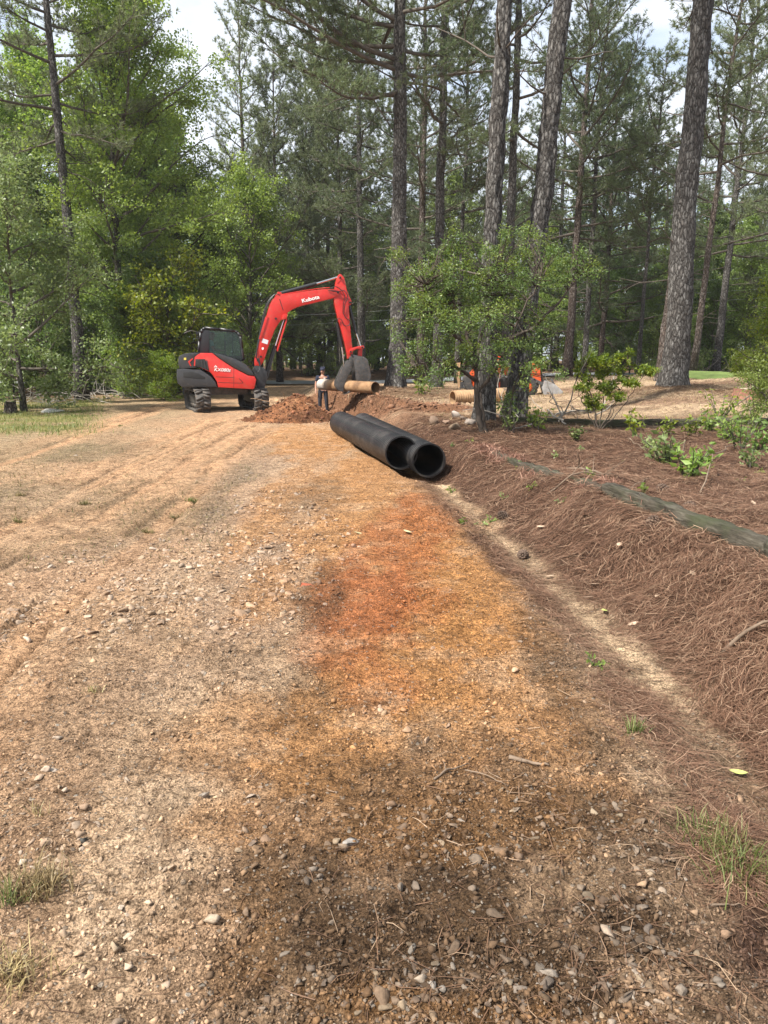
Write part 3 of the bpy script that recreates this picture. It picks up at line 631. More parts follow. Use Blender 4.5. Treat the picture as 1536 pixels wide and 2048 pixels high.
def needle_tufts(P, D, L, W, k, r, spread=.85, droop=.12):
    n = len(P); P = np.repeat(P, k, 0); D = np.repeat(D, k, 0); m = n * k
    dn = unit(D * .75 + unit(r.normal(0, 1, (m, 3))) * spread); ll = (L * r.uniform(.6, 1.15, m))[:, None]
    sd = unit(np.cross(dn, unit(r.normal(0, 1, (m, 3))))) * W * .5
    p = P - D * r.uniform(0, .10, m)[:, None]; tip = p + dn * ll; tip[:, 2] -= droop * ll[:, 0]
    V = np.stack([p - sd, p + sd, tip], 1).reshape(-1, 3); kk = (np.arange(m) * 3)[:, None]
    return V, kk + np.array([[0, 1, 2]])
def bent(p, d, L, n, r, rise=0.0, wig=.12):
    """a polyline that bends towards the light"""
    pts = [np.array(p, float)]; d = unit(np.array(d, float))
    for i in range(n):
        d = unit(d + np.array([0, 0, rise / n]) + r.normal(0, wig, 3) / math.sqrt(n)); pts.append(pts[-1] + d * L / n)
    return np.array(pts)
def lerp_on(pts, s):
    f = s * (len(pts) - 1); i = min(int(f), len(pts) - 2); t = f - i
    return pts[i] * (1 - t) + pts[i + 1] * t, unit(pts[i + 1] - pts[i])
def trunk_pts(Ht, r, wig=.012, n=14, lean=(0, 0)):
    z = np.linspace(0, Ht, n); w1 = np.cumsum(r.normal(0, wig * Ht / n * 2.5, (n, 2)), 0); w1 -= w1[0]
    t = z / Ht
    return np.stack([w1[:, 0] + lean[0] * z, w1[:, 1] + lean[1] * z, z], 1)
def trunk_mesh(pts, r0, taper=.75, segs=10, flare=.45, rough=0.0, seed=0, name='trunk', mat=None, dense=0):
    if dense:
        s = np.linspace(0, 1, dense) ** 1.15; f = s * (len(pts) - 1); i = np.minimum(f.astype(int), len(pts) - 2); t = (f - i)[:, None]
        pts = pts[i] * (1 - t) + pts[i + 1] * t
    z = pts[:, 2]; Ht = z[-1]; rad = r0 * (1 - taper * z / Ht) * (1 + flare * np.exp(-z / .45))
    mb = MB(); mb.tube(pts, rad, segs, cap=True)
    V = mb.V[0]
    if rough:
        nr = len(pts); A = V[:nr * segs].reshape(nr, segs, 3); c = pts[:, None, :]; dv = A - c; th = np.arange(segs)[None, :] * (2 * np.pi / segs) + 0 * z[:, None]
        zz = np.repeat(z[:, None], segs, 1); per = segs
        n1 = vnoise(th * 14 / (2 * np.pi) * 1.0, zz * 3.2, seed); n2 = vnoise(th * 26 / (2 * np.pi), zz * 7.0, seed + 1)
        butt = .10 * np.sin(th * 5 + seed) * np.exp(-zz / .5)
        A = c + dv * (1 + (rough * (n1 - .5) * 1.6 + rough * (n2 - .5)) / np.maximum(rad[:, None], .05) + butt)[:, :, None]
        V[:nr * segs] = A.reshape(-1, 3)
    o = mb.build(name, mat, None, True); return o, rad
def make_pine(seed, Ht, cb, reach, n_limb, r0, k=15, low=1.0, dead=8, needle=.20, mat='needles_green', bark='pine_bark', dense=0, lean=(0, 0), segs=9, rough=0.0, wneedle=.021, up0=.0, ntuft=1.0, extra=()):
    r = np.random.default_rng(seed); pts = trunk_pts(Ht, r, .010, 16, lean)
    trunk, _ = trunk_mesh(pts, r0, .82, segs, .35, rough, seed, 'trunk', M[bark], dense)
    mb = MB(); TP, TD = [], []
    az = r.uniform(0, 6.28)
    for i in range(n_limb + len(extra)):
        u = (i + r.uniform(0, .8)) / n_limb; t = cb + (1 - cb) * min(u, 1); az += 2.4 + r.normal(0, .35); ex_ = extra[i - n_limb] if i >= n_limb else None
        u = min(u, .99); prof = (1 - u) ** .55 * (.55 + .45 * min(1, u * 5 + low)); L = reach * prof * r.uniform(.55, 1.15) + .5
        el = -.18 + up0 + .95 * u + r.normal(0, .14)
        if ex_: t, az, L, el = ex_
        p, _ = lerp_on(pts, min(t, .985)); d = np.array([math.cos(az) * math.cos(el), math.sin(az) * math.cos(el), math.sin(el)])
        lp = bent(p, d, L, 7, r, .55, .30); rr = np.linspace(.022 + .0085 * L, .010, 8); mb.tube(lp, rr, 5, False)
        ns = int(4 + L * 2.6 * ntuft)
        for j in range(ns):
            s = .14 + .86 * (j + r.uniform(0, 1)) / ns; q, dd = lerp_on(lp, min(s, .99)); sgn = 1 if j % 2 else -1
            side = unit(np.cross(dd, np.array([0, 0, 1.0]))); d2 = unit(dd * .75 + side * sgn * r.uniform(.5, 1.1) + np.array([0, 0, r.uniform(-.05, .5)]))
            L2 = (.30 + .26 * L * (1 - .6 * s)) * r.uniform(.6, 1.3); sp = bent(q, d2, L2, 4, r, .5, .35); mb.tube(sp, np.linspace(.014, .006, 5), 4, False)
            nt = int(3 + L2 * 4.2 * ntuft)
            for m_ in range(nt):
                a_, b_ = lerp_on(sp, min(.3 + .7 * (m_ + r.uniform(0, 1)) / nt, .99)); off = r.normal(0, .10, 3); TP.append(a_ + off); TD.append(unit(b_ + off * 2.5 + np.array([0, 0, .35])))
        TP.append(lp[-1]); TD.append(unit(lp[-1] - lp[-2]))
    for i in range(dead):                                            # dead stubs under the crown
        t = r.uniform(min(.10, cb * .6), cb); az = r.uniform(0, 6.28); p, _ = lerp_on(pts, t); L = r.uniform(.4, 1.9)
        lp = bent(p, (math.cos(az), math.sin(az), r.uniform(-.25, .3)), L, 5, r, .1, .35); mb.tube(lp, np.linspace(.024, .008, 6), 4, False)
        if L > 1.1:
            q, dd = lerp_on(lp, .6); mb.tube(bent(q, unit(dd + r.normal(0, .6, 3)), L * .4, 3, r, 0, .3), np.linspace(.012, .005, 4), 4, False)
    br = mb.build('branches', M['branch_bark'], None, True); br['kind'] = 'stuff'
    V, F = needle_tufts(np.array(TP), np.array(TD), needle, wneedle, k, r); cr = npmesh('crown', V, F, M[mat])
    return trunk, br, cr
def make_hardwood(seed, Ht, cb, spread, n_limb, r0, nleaf, leaf, mat, lean=(0, 0), el0=.35, bias=(0, 0), flat=.35, clump=.42, bark='hardwood_bark', aspect=.62):
    r = np.random.default_rng(seed); pts = trunk_pts(Ht * .9, r, .02, 12, lean); trunk, _ = trunk_mesh(pts, r0, .85, 9, .35, 0, seed, 'trunk', M[bark])
    mb = MB(); CP_, CD = [], []; az = r.uniform(0, 6.28)
    for i in range(n_limb):
        u = (i + r.uniform(0, .8)) / n_limb; t = cb + (1 - cb) * u * .98; az += 2.4 + r.normal(0, .4)
        L = spread * (.35 + .65 * math.sin(math.pi * min(1, .22 + .74 * u))) * r.uniform(.65, 1.15); el = el0 + .75 * u + r.normal(0, .15)
        d = np.array([math.cos(az) * math.cos(el) + bias[0], math.sin(az) * math.cos(el) + bias[1], math.sin(el)]); p, _ = lerp_on(pts, min(t, .98))
        lp = bent(p, d, L, 7, r, .15, .35); mb.tube(lp, np.linspace(.016 + .011 * L, .010, 8), 5, False)
        for j in range(7):
            s = .28 + .70 * (j + r.uniform(0, 1)) / 7; q, dd = lerp_on(lp, min(s, .99)); d2 = unit(dd + r.normal(0, .75, 3) + np.array([0, 0, .15]))
            L2 = (.35 + .42 * L * (1 - .5 * s)) * r.uniform(.6, 1.2); sp = bent(q, d2, L2, 4, r, -.05, .4); mb.tube(sp, np.linspace(.014, .006, 5), 4, False)
            for m_ in range(5):
                a_, b_ = lerp_on(sp, min(.25 + .75 * (m_ + r.uniform(0, 1)) / 5, .99)); CP_.append(a_ + r.normal(0, .12, 3)); CD.append(b_)
    br = mb.build('branches', M['branch_bark'], None, True); br['kind'] = 'stuff'
    C = np.array(CP_); Dv = np.array(CD); per = np.maximum(4, (nleaf / len(C) * r.uniform(.3, 1.7, len(C))).astype(int)); C = np.repeat(C, per, 0); Dv = np.repeat(Dv, per, 0)
    off = r.normal(0, 1, (len(C), 3)); off = unit(off) * (r.uniform(0, 1, (len(C), 1)) ** .5) * clump; off[:, 2] *= flat + .25
    V, F = leaf_mesh(C + off, leaf, r, .55, aspect, Dv * .5 + np.array([0, 0, -.25])); cr = npmesh('crown', V, F, M[mat])
    return trunk, br, cr
HIDE = []
class Kind:
    """meshes shared by every tree of a kind"""
    def __init__(s, parts): s.me = [(o.name.split('.')[0], o.data) for o in parts]; [bpy.data.objects.remove(o) for o in parts]; s.first = True
def plant(kind, name, p, sc, rz, label, cat, group=None, mat=None, tilt=(0, 0), sxy=None, bark=None):
    root = empty(name, p, rz); root.rotation_euler = (tilt[0], tilt[1], rz); root.scale = (sxy or sc, sxy or sc, sc); tag(root, label, cat, group)
    for nm, me in kind.me:
        o = link(bpy.data.objects.new(nm, me), root)
        if nm == 'branches': o['kind'] = 'stuff'
        mm = mat if nm == 'crown' else (bark if nm == 'trunk' else None)
        if mm: o.material_slots[0].link = 'OBJECT'; o.material_slots[0].material = M[mm]
    return root

# ------------------------------------------------------------------ tree kinds
K = {}
K['pine_tall'] = Kind(make_pine(1, 22, .42, 4.6, 40, .24, k=20, dead=14, ntuft=1.3))
K['pine_open'] = Kind(make_pine(2, 21, .30, 5.0, 40, .22, k=17, dead=12, up0=.12, ntuft=1.1))
K['pine_young'] = Kind(make_pine(3, 17, .14, 4.8, 56, .18, k=22, low=.8, dead=5, ntuft=1.2))
K['pine_slim'] = Kind(make_pine(4, 19, .42, 3.3, 38, .15, k=18, dead=16, ntuft=1.2))
K['hard_round'] = Kind(make_hardwood(11, 13, .10, 4.6, 30, .16, 24000, .145, 'leaf_mid', clump=.5))
K['hard_tall'] = Kind(make_hardwood(12, 16, .22, 3.8, 32, .17, 24000, .145, 'leaf_mid', el0=.5, clump=.5))
K['hard_small'] = Kind(make_hardwood(13, 6.5, .06, 2.7, 28, .08, 27000, .095, 'leaf_silver', el0=.15, clump=.36, flat=.3))
K['bush'] = Kind(make_hardwood(14, 2.8, .02, 1.5, 20, .035, 11000, .085, 'leaf_bright', el0=.35, clump=.26))
K['sapling'] = Kind(make_hardwood(15, 8, .18, 1.8, 22, .05, 9000, .11, 'leaf_bright', el0=.5, clump=.34))

# hero hardwood on the left: ascending limbs, crown pushed towards the light
hero = Kind(make_hardwood(21, 17, .26, 5.3, 40, .19, 42000, .125, 'leaf_mid', lean=(.012, 0), el0=.55, bias=(.34, -.08), clump=.46))
p = at_px(258, 33); plant(hero, 'hardwood_tree', p, 1.0, 0, 'tall light green hardwood with rising forked limbs, left of the excavator', 'tree', 'trees of the left wood', 'leaf_bright')
# big pines that stand close: their own trunks with rough bark
def big_pine(seed, base_px, base_py, z0, Y, r0, Ht, cb, reach, label, lean=(0, 0), n=26, mat='needles_green', up0=0.0, bark='pine_bark', dead=10, low=1.0, ntuft=1.0, extra=()):
    p = at_px(base_px, Y); parts = make_pine(seed, Ht, cb, reach, n, r0, k=16, dead=dead, mat=mat, dense=150, lean=lean, segs=40, rough=.028, up0=up0, bark=bark, low=low, ntuft=ntuft, extra=extra)
    root = empty('pine_tree', p - np.array([0, 0, .05])); tag(root, label, 'tree', 'big pines round the clearing')
    for o in parts: o.parent = root
    return root
big_pine(31, 968, 836, .42, 14.8, .185, 21, .58, 3.6, 'straight thick grey pine rising right behind the small holly tree')
big_pine(32, 1028, 827, .42, 15.3, .215, 22, .58, 3.6, 'thick dark pine leaning to the right beside the straight one', lean=(.088, .0))
big_pine(33, 1347, 788, .75, 18.7, .30, 24, .60, 4.0, 'massive scaly pine with flared foot standing in the clearing', lean=(.003, 0), dead=5)
big_pine(34, 790, 783, .5, 26.0, .30, 23, .40, 6.6, 'big pine with wide limbs just right of the hanging pipe', n=34, up0=.05, mat='needles_green', ntuft=1.6, extra=[(.40, 3.0, 6.2, .0), (.43, 3.4, 6.8, .02), (.46, 2.9, 6.4, .06), (.49, 3.25, 6.0, .1), (.52, 3.6, 5.6, .15), (.44, 2.6, 5.0, .05), (.55, 3.05, 5.8, .2)])
big_pine(35, 872, 775, .5, 30.0, .21, 23, .42, 4.6, 'grey pine behind the holly tree, next right of the wide limbed pine', n=30)
big_pine(36, 1010, 775, .5, 30.0, .2, 22, .40, 4.4, 'straight pine showing between the two thick near trunks', n=30)
big_pine(37, 1326, 745, .7, 26.5, .24, 23, .5, 3.8, 'reddish pine directly behind the massive scaly one', lean=(.05, 0), bark='pine_bark_red')

# trees of the left wood, the middle and the right: photo column, metres, kind, scale
T = [
 ('pine_tree', 'pine_tall', 165, 30, 1.0, None, 'tall dark pine at the left edge rising above the hardwoods', (0, -.01)),
 ('hardwood_tree', 'hard_small', 48, 23.5, 1.12, 'leaf_silver', 'low silvery leaved tree overhanging the grass at the far left', (0, 0)),
 ('hardwood_tree', 'hard_round', 20, 36, 1.1, 'leaf_bright', 'broad green hardwood behind the silvery tree', (0, 0)),
 ('hardwood_tree', 'hard_tall', 110, 38, 1.05, 'leaf_bright', 'green hardwood just behind the tall left pine', (0, 0)),
 ('hardwood_tree', 'hard_tall', 232, 34.5, .8, 'leaf_mid', 'thin hardwood growing close beside the fork limbed tree', (0, 0)),
 ('hardwood_tree', 'hard_round', 380, 43, 1.1, 'leaf_bright', 'round green hardwood behind the excavator cab', (0, 0)),
 ('hardwood_tree', 'hard_round', 500, 41, .82, 'leaf_bright', 'bright green hardwood behind the excavator boom', (0, 0)),
 ('hardwood_tree', 'hard_tall', 320, 41, .95, 'leaf_mid', 'mid green hardwood between the fork limbed tree and the cab', (0, 0)),
 ('hardwood_tree', 'sapling', 100, 27.5, .85, 'leaf_dark', 'slender leaning tree with bare lower stem by the brush pile', (0, -.08)),
 ('pine_tree', 'pine_tall', -60, 40, 1.05, 'needles_dark', 'tall pine at the upper left corner', (0, 0)),
 ('pine_tree', 'pine_young', 680, 46, 1.1, 'needles_green', 'grey green pine with low sweeping limbs behind the boom tip', (0, 0)),
 ('pine_tree', 'pine_young', 560, 47, 1.05, 'needles_green', 'feathery pine filling the gap over the boom elbow', (0, 0)),
 ('pine_tree', 'pine_tall', 722, 42, 1.0, 'needles_green', 'tall full crowned pine left of the wide limbed one', (0, 0)),
 ('pine_tree', 'pine_open', 505, 48, 1.0, 'needles_green', 'open crowned pine rising over the boom foot', (0, 0)),
 ('pine_tree', 'pine_young', 620, 55, 1.2, 'needles_dark', 'bushy pine behind the middle of the boom', (0, 0)),
 ('pine_tree', 'pine_open', 838, 38, 1.0, 'needles_dark', 'slim pine between the wide limbed pine and the grey one', (0, 0)),
 ('pine_tree', 'pine_slim', 915, 40, 1.05, None, 'slim pine just left of the straight thick trunk', (0, 0)),
 ('pine_tree', 'pine_open', 1134, 37, 1.0, None, 'straight pine right of the leaning trunk', (0, .01)),
 ('pine_tree', 'pine_slim', 1165, 39, 1.05, 'needles_dark', 'slim pine, nearer of a pair right of the leaning trunk', (0, .03)),
 ('pine_tree', 'pine_young', 1200, 42, .95, 'needles_dark', 'low limbed pine behind the azalea bush', (0, 0)),
 ('pine_tree', 'pine_slim', 1273, 35, .72, None, 'thin crooked pine left of the massive scaly one', (0, .035)),
 ('pine_tree', 'pine_slim', 1384, 31, .95, None, 'pine tilting right close behind the massive scaly one', (0, .07)),
 ('pine_tree', 'pine_open', 1429, 40, .95, None, 'straight pine in the right wood beyond the lawn', (0, .02)),
 ('pine_tree', 'pine_open', 1545, 36, 1.0, None, 'pine whose limbs reach in from the right edge', (0, 0)),
 ('pine_tree', 'pine_young', 1590, 43, .85, 'needles_green', 'bushy pine at the right edge behind the lawn', (0, 0)),
 ('hardwood_tree', 'hard_round', 1490, 52, .8, 'leaf_mid', 'round green hardwood at the right behind the wires', (0, 0)),
]
for i, (nm, kd, px, Y, sc, mat, lab, tilt) in enumerate(T):
    p = at_px(px, Y); plant(K[kd], nm, p - np.array([0, 0, .08]), sc, (i * 2.17) % 6.28 if tilt == (0, 0) else 0.0, lab, 'tree', None, mat, tilt, bark='pine_bark_red' if (nm == 'pine_tree' and i % 2) else None)
# bushes with a place of their own
B = [('bush', 345, 31.5, 1.7, 'leaf_yellow', 'yellow green bush right behind the excavator counterweight'), ('bush', 300, 33, 1.5, 'leaf_bright', 'bright bush between the left trunks and the excavator'), ('bush', 330, 29.5, .55, 'leaf_yellow', 'low leafy shrub at the grass edge left of the tracks'),
     ('bush', 1345, 33, .9, 'leaf_dark', 'dark round shrub behind the massive pine'), ('bush', 1482, 27.5, .33, 'leaf_yellow', 'small round bush by the lawn'), ('bush', 1560, 19.5, .85, 'leaf_yellow', 'bright green bush cut by the right edge'), ('bush', 1545, 13.0, .45, 'leaf_bright', 'low green bush leaning in at the right edge, nearer the road')]
for i, (kd, px, Y, sc, mat, lab) in enumerate(B): plant(K[kd], 'bush', at_px(px, Y), sc, i * 1.7, lab, 'bush', None, mat)

# the wood behind: trees one cannot tell apart by look
r = np.random.default_rng(77)
WHERE = [(-1e9, 'at the left edge'), (60, 'left of the tall left pine'), (130, 'behind the tall left pine'), (220, 'behind the fork limbed tree'), (300, 'left of the excavator cab'), (370, 'over the counterweight'), (430, 'over the excavator cab'), (490, 'behind the boom foot'), (540, 'behind the boom elbow'), (590, 'behind the boom lettering'), (640, 'behind the boom tip'), (700, 'right of the excavator arm'), (750, 'behind the wide limbed pine'), (820, 'behind the grey pine'), (900, 'left of the straight thick trunk'), (950, 'behind the straight thick trunk'), (1000, 'between the two thick near trunks'), (1060, 'behind the leaning trunk'), (1120, 'left of the azalea'), (1180, 'over the azalea'), (1250, 'left of the massive pine'), (1310, 'behind the massive pine'), (1390, 'right of the massive pine'), (1440, 'over the lawn'), (1500, 'at the right edge')]
LOOK = {'pine_slim': 'slim', 'pine_open': 'spreading', 'pine_tall': 'tall', 'pine_young': 'bushy', 'hard_tall': 'tall leafy', 'hard_round': 'round leafy', 'hard_small': 'low dense', 'sapling': 'thin stemmed', 'bush': 'bushy', 'needles_dark': 'dark', 'needles_green': 'grey green', 'leaf_mid': 'mid green', 'leaf_dark': 'dark green', 'leaf_bright': 'light green'}
USED = set()
def back(kinds, mats, n, y0, y1, px0, px1, s0, s1, nm, noun, group, sxy=1.0):
    for i in range(n):
        px = px0 + (px1 - px0) * (i + r.uniform(.1, .9)) / n; Y = r.uniform(y0, y1); kd = kinds[i % len(kinds)]; s = r.uniform(s0, s1); mt = mats[int(r.integers(len(mats)))]
        wh = [w_ for (q, w_) in WHERE if px >= q][-1]
        for kk in range(len(mats)):                                     # prefer a look not yet used at this spot
            lab = f'{LOOK[kd]} {LOOK[mt]} {noun}, {wh}'
            if lab not in USED: break
            mt = mats[(mats.index(mt) + 1) % len(mats)]
        USED.add(lab)
        plant(K[kd], nm, at_px(px, Y) - np.array([0, 0, .1]), s, r.uniform(0, 6.28), lab, 'tree', group, mt, sxy=s * sxy)
back(['pine_slim', 'pine_open', 'pine_tall'], ['needles_dark', 'needles_green'], 24, 54, 72, 400, 1600, .75, 1.0, 'pine_tree', 'pine beyond the paved road', 'pines beyond the road')
back(['hard_tall', 'hard_round'], ['leaf_mid', 'leaf_dark', 'leaf_bright'], 34, 53, 70, 350, 1620, .6, .92, 'hardwood_tree', 'tree beyond the paved road', 'leafy trees beyond the road')
back(['hard_round', 'hard_tall'], ['leaf_mid', 'leaf_dark', 'leaf_bright'], 8, 40, 56, -60, 380, .95, 1.15, 'hardwood_tree', 'tree deep in the left wood', 'leafy trees deep in the left wood')
back(['sapling', 'hard_small'], ['leaf_bright', 'leaf_mid', 'leaf_dark'], 30, 52.5, 62, 420, 1600, .6, 1.1, 'sapling', 'sapling on the far verge', 'saplings along the far verge')
back(['sapling', 'bush', 'hard_small'], ['leaf_dark', 'leaf_mid', 'leaf_bright'], 18, 31.5, 39, -60, 400, .5, .95, 'sapling', 'sapling in the left wood', 'saplings in the left wood')
back(['sapling', 'hard_small'], ['leaf_mid', 'leaf_dark', 'leaf_bright'], 12, 42, 50, 1180, 1600, .6, 1.0, 'sapling', 'sapling in the right wood', 'saplings in the right wood')
# far mass of the wood
def far_wood():
    r = np.random.default_rng(88); n = 2600; az = r.uniform(-.75, .75, n); d = r.uniform(74, 115, n); top = 13 + 6 * fbm(az * 9, az * 0, 3, 5) + (az < -.12) * 4
    hgt = r.uniform(0, 1, n) ** 1.25 * top; C = np.stack([np.sin(az) * d, np.cos(az) * d, .9 + hgt], 1); per = 34
    C = np.repeat(C, per, 0); off = unit(r.normal(0, 1, C.shape)) * r.uniform(0, 1, (len(C), 1)) ** .5 * np.array([1.8, 1.2, 1.2])
    V, F = leaf_mesh(C + off, .40, r, .5, .6); o = npmesh('distant_woods', V, F, M['leaf_bright']); tag(o, 'far green mass of the wood seen between the trunks', kind='stuff')
    mb = MB()
    for i in range(150):
        a = r.uniform(-.6, .6); dd = r.uniform(60, 100); x, y = math.sin(a) * dd, math.cos(a) * dd; z = zat(x, y); h = r.uniform(8, 16); q = bent((x, y, z - .2), (r.normal(0, .04), 0, 1), h, 4, r, 0, .06); mb.tube(q, np.linspace(r.uniform(.08, .2), .05, 5), 5, False)
    o = mb.build('distant_trunks', M['hardwood_bark'], None, True); tag(o, 'thin far trunks deep in the wood', kind='stuff')
far_wood()
# ------------------------------------------------------------------ excavator
M['red'] = plain('red_paint', (.54, .024, .018), .40, var=.12, scale=3, dirt=(.28, .15, .09), dirt_amt=.45, coat=.1)
M['black'] = plain('black_plastic', (.030, .031, .034), .45, var=.2, scale=5, dirt=(.16, .12, .09), dirt_amt=.28)
M['blackgloss'] = plain('black_gloss', (.014, .014, .016), .42, var=.2, scale=5, dirt=(.14, .11, .08), dirt_amt=.12)
M['dirty_metal'] = plain('dirty_metal', (.085, .082, .08), .5, .4, var=.4, scale=7, dirt=(.24, .16, .10), dirt_amt=.7, bmp=.2)
M['rubber'] = plain('track_rubber', (.055, .050, .046), .85, var=.35, scale=9, dirt=(.27, .19, .125), dirt_amt=.75, bmp=.3)
M['chrome'] = plain('chrome', (.62, .62, .62), .18, 1.0, var=.05)
M['white_paint'] = plain('white_paint', (.82, .81, .79), .5, var=.04)
M['dark_inside'] = plain('dark_inside', (.018, .018, .018), .8, var=.2)
M['label_yellow'] = plain('label_yellow', (.75, .60, .10), .5, var=.05)
M['label_grey'] = plain('label_grey', (.62, .63, .66), .5, var=.25, scale=60)
M['seat_cloth'] = plain('seat_cloth', (.05, .05, .055), .9, var=.2)
def glassmat():
    m, t, b, o = newmat('cab_glass'); tr = N(t, 'ShaderNodeBsdfTransparent'); tr.inputs['Color'].default_value = (.66, .76, .72, 1)
    gl = N(t, 'ShaderNodeBsdfGlossy', Roughness=.03); fr = N(t, 'ShaderNodeFresnel', IOR=1.5); ms = N(t, 'ShaderNodeMixShader')
    t.links.new(fr.outputs[0], ms.inputs[0]); t.links.new(tr.outputs[0], ms.inputs[1]); t.links.new(gl.outputs[0], ms.inputs[2]); t.links.new(ms.outputs[0], o.inputs['Surface']); return m
M['glass'] = glassmat()

EXO = at_px(452, 24.3); EXO[2] = zat(EXO[0], EXO[1]) - .01
TH = math.atan2(-EXO[0], EXO[1])
ex = empty('excavator', EXO, TH); tag(ex, 'red and black tracked excavator lifting an old pipe beside the drive', 'excavator')
NV = np.array([-math.sin(TH), math.cos(TH), 0]); XV = np.array([math.cos(TH), math.sin(TH), 0])
def LX(px, py, yl):
    """photo pixel -> excavator-local point on the plane y = yl"""
    d = ray(px, py); o = np.array([0, 0, CAMH]) - EXO; t = (yl - o @ NV) / (d @ NV); q = o + d * t
    return np.array([q @ XV, yl, q[2]])
def z1(zx, zy): return 330 + zx / 3.268, 520 + zy / 3.268
def z5(zx, zy): return 340 + zx / 6.98, 640 + zy / 6.98
def z6(zx, zy): return 600 + zx / 7.314, 540 + zy / 7.314
def poly(name, zf, pts, y0, y1, mat, parent, bev=.02, plane=None, segs=2):
    """side outline traced at plane y0 and pushed through to y1, edges rounded"""
    P = [LX(*zf(*q), y0 if plane is None else plane) for q in pts]
    bm = bmesh.new(); vs_ = [bm.verts.new((q[0], y0, q[2])) for q in P]; f = bm.faces.new(vs_)
    e = bmesh.ops.extrude_face_region(bm, geom=[f]); bmesh.ops.translate(bm, verts=[v for v in e['geom'] if isinstance(v, bmesh.types.BMVert)], vec=(0, y1 - y0, 0))
    if bev:
        ed = [g for g in bm.edges if abs(g.verts[0].co.y - g.verts[1].co.y) < 1e-5]
        bmesh.ops.bevel(bm, geom=ed, offset=bev, segments=segs, profile=.6, affect='EDGES', clamp_overlap=True)
    o = bmobj(name, bm, mat, parent)
    o.data.shade_smooth() if hasattr(o.data, 'shade_smooth') else None
    try: o.data.set_sharp_from_angle(angle=R(38))
    except Exception: pass
    return o
def rod(name, p, q, r0, mat, parent, segs=14, r1=None):
    mb = MB(); mb.tube(np.array([p, q]), [r0, r1 or r0], segs); o = mb.build(name, mat, parent, True)
    try: o.data.set_sharp_from_angle(angle=R(40))
    except Exception: pass
    return o
def rbox(name, c, d, mat, parent, bev=.02, rot=None):
    bm = bmesh.new(); bmesh.ops.create_cube(bm, size=1.0); bmesh.ops.scale(bm, vec=d, verts=bm.verts)
    if bev: bmesh.ops.bevel(bm, geom=bm.edges[:], offset=bev, segments=2, affect='EDGES', clamp_overlap=True)
    if rot is not None: bmesh.ops.rotate(bm, cent=(0, 0, 0), matrix=rot, verts=bm.verts)
    bmesh.ops.translate(bm, vec=c, verts=bm.verts); return bmobj(name, bm, mat, parent)
def hose(name, pts, r0, mat, parent, n=26):
    P = np.array(pts, float); t = np.linspace(0, len(P) - 1, n); out = []
    for u in t:                                                     # Catmull-Rom
        i = min(int(u), len(P) - 2); f = u - i; p0, p1, p2, p3 = P[max(i - 1, 0)], P[i], P[i + 1], P[min(i + 2, len(P) - 1)]
        out.append(.5 * ((2 * p1) + (-p0 + p2) * f + (2 * p0 - 5 * p1 + 4 * p2 - p3) * f * f + (-p0 + 3 * p1 - 3 * p2 + p3) * f ** 3))
    mb = MB(); mb.tube(np.array(out), r0, 6); return mb.build(name, mat, parent, True)
def lettering(name, body, p, dirx, height, mat, parent, bold=.0, shear=0.0, sx=1.0, depth=.004):
    """flat letters on a side that faces -y"""
    cu = bpy.data.curves.new('txt', 'FONT'); cu.body = body; cu.size = height; cu.extrude = depth; cu.offset = bold; cu.shear = shear
    tmp = bpy.data.objects.new('txt', cu); col.objects.link(tmp); dg = bpy.context.evaluated_depsgraph_get(); me = bpy.data.meshes.new_from_object(tmp.evaluated_get(dg)); bpy.data.objects.remove(tmp); bpy.data.curves.remove(cu)
    me.name = name; me.materials.clear(); me.materials.append(mat); o = link(bpy.data.objects.new(name, me), parent)
    dx = Vector(dirx).normalized(); up = Vector((-dx.z, 0, dx.x)); nrm = dx.cross(up)
    o.matrix_local = Matrix(((dx.x * sx, up.x, nrm.x, p[0]), (dx.y * sx, up.y, nrm.y, p[1]), (dx.z * sx, up.z, nrm.z, p[2]), (0, 0, 0, 1))); return o

YS = -1.06                                                          # machine's right side, towards the camera
body = poly('body_panel', z5, [(330, 640), (345, 520), (380, 488), (430, 460), (590, 462), (690, 540), (890, 670), (1090, 772), (1182, 785), (1205, 835), (1182, 950), (1160, 968), (672, 940), (655, 862), (600, 775), (560, 730), (480, 690), (420, 665)], YS, -.12, M['red'], ex, .035)
poly('engine_hood', z5, [(118, 520), (150, 490), (205, 465), (345, 455), (425, 460), (345, 520), (330, 640), (400, 668), (130, 676), (112, 600)], YS + .02, 1.0, M['black'], ex, .06, plane=YS)
cw = poly('counterweight', z5, [(92, 690), (180, 676), (330, 692), (420, 690), (500, 738), (575, 790), (640, 872), (660, 940), (300, 942), (170, 938), (108, 890), (92, 800)], YS - .015, 1.04, M['black'], ex, .05, plane=YS)
poly('counterweight_scoop', z5, [(180, 735), (300, 722), (400, 745), (492, 800), (490, 825), (330, 815), (190, 800)], YS - .022, YS + .1, M['dark_inside'], cw, .008, plane=YS)
poly('front_hood', z5, [(592, 460), (700, 476), (900, 540), (1060, 618), (1148, 715), (1182, 778), (1095, 770), (890, 666), (690, 536)], YS - .01, -.14, M['black'], ex, .05, plane=YS)
g = poly('side_grille', z5, [(352, 545), (488, 545), (520, 600), (552, 715), (500, 690), (430, 662), (350, 648)], YS - .006, YS + .12, M['dark_inside'], body, .012, plane=YS)
for q in (430, 470, 505): poly('grille_bar', z5, [(q, 560), (q + 12, 560), (q + 30, 690), (q + 18, 690)], YS - .012, YS + .02, M['black'], body, 0, plane=YS)
poly('panel_trim', z5, [(250, 580), (318, 530), (322, 545), (275, 590), (300, 640), (285, 645)], YS + .010, YS + .06, M['red'], ex, .004, plane=YS)
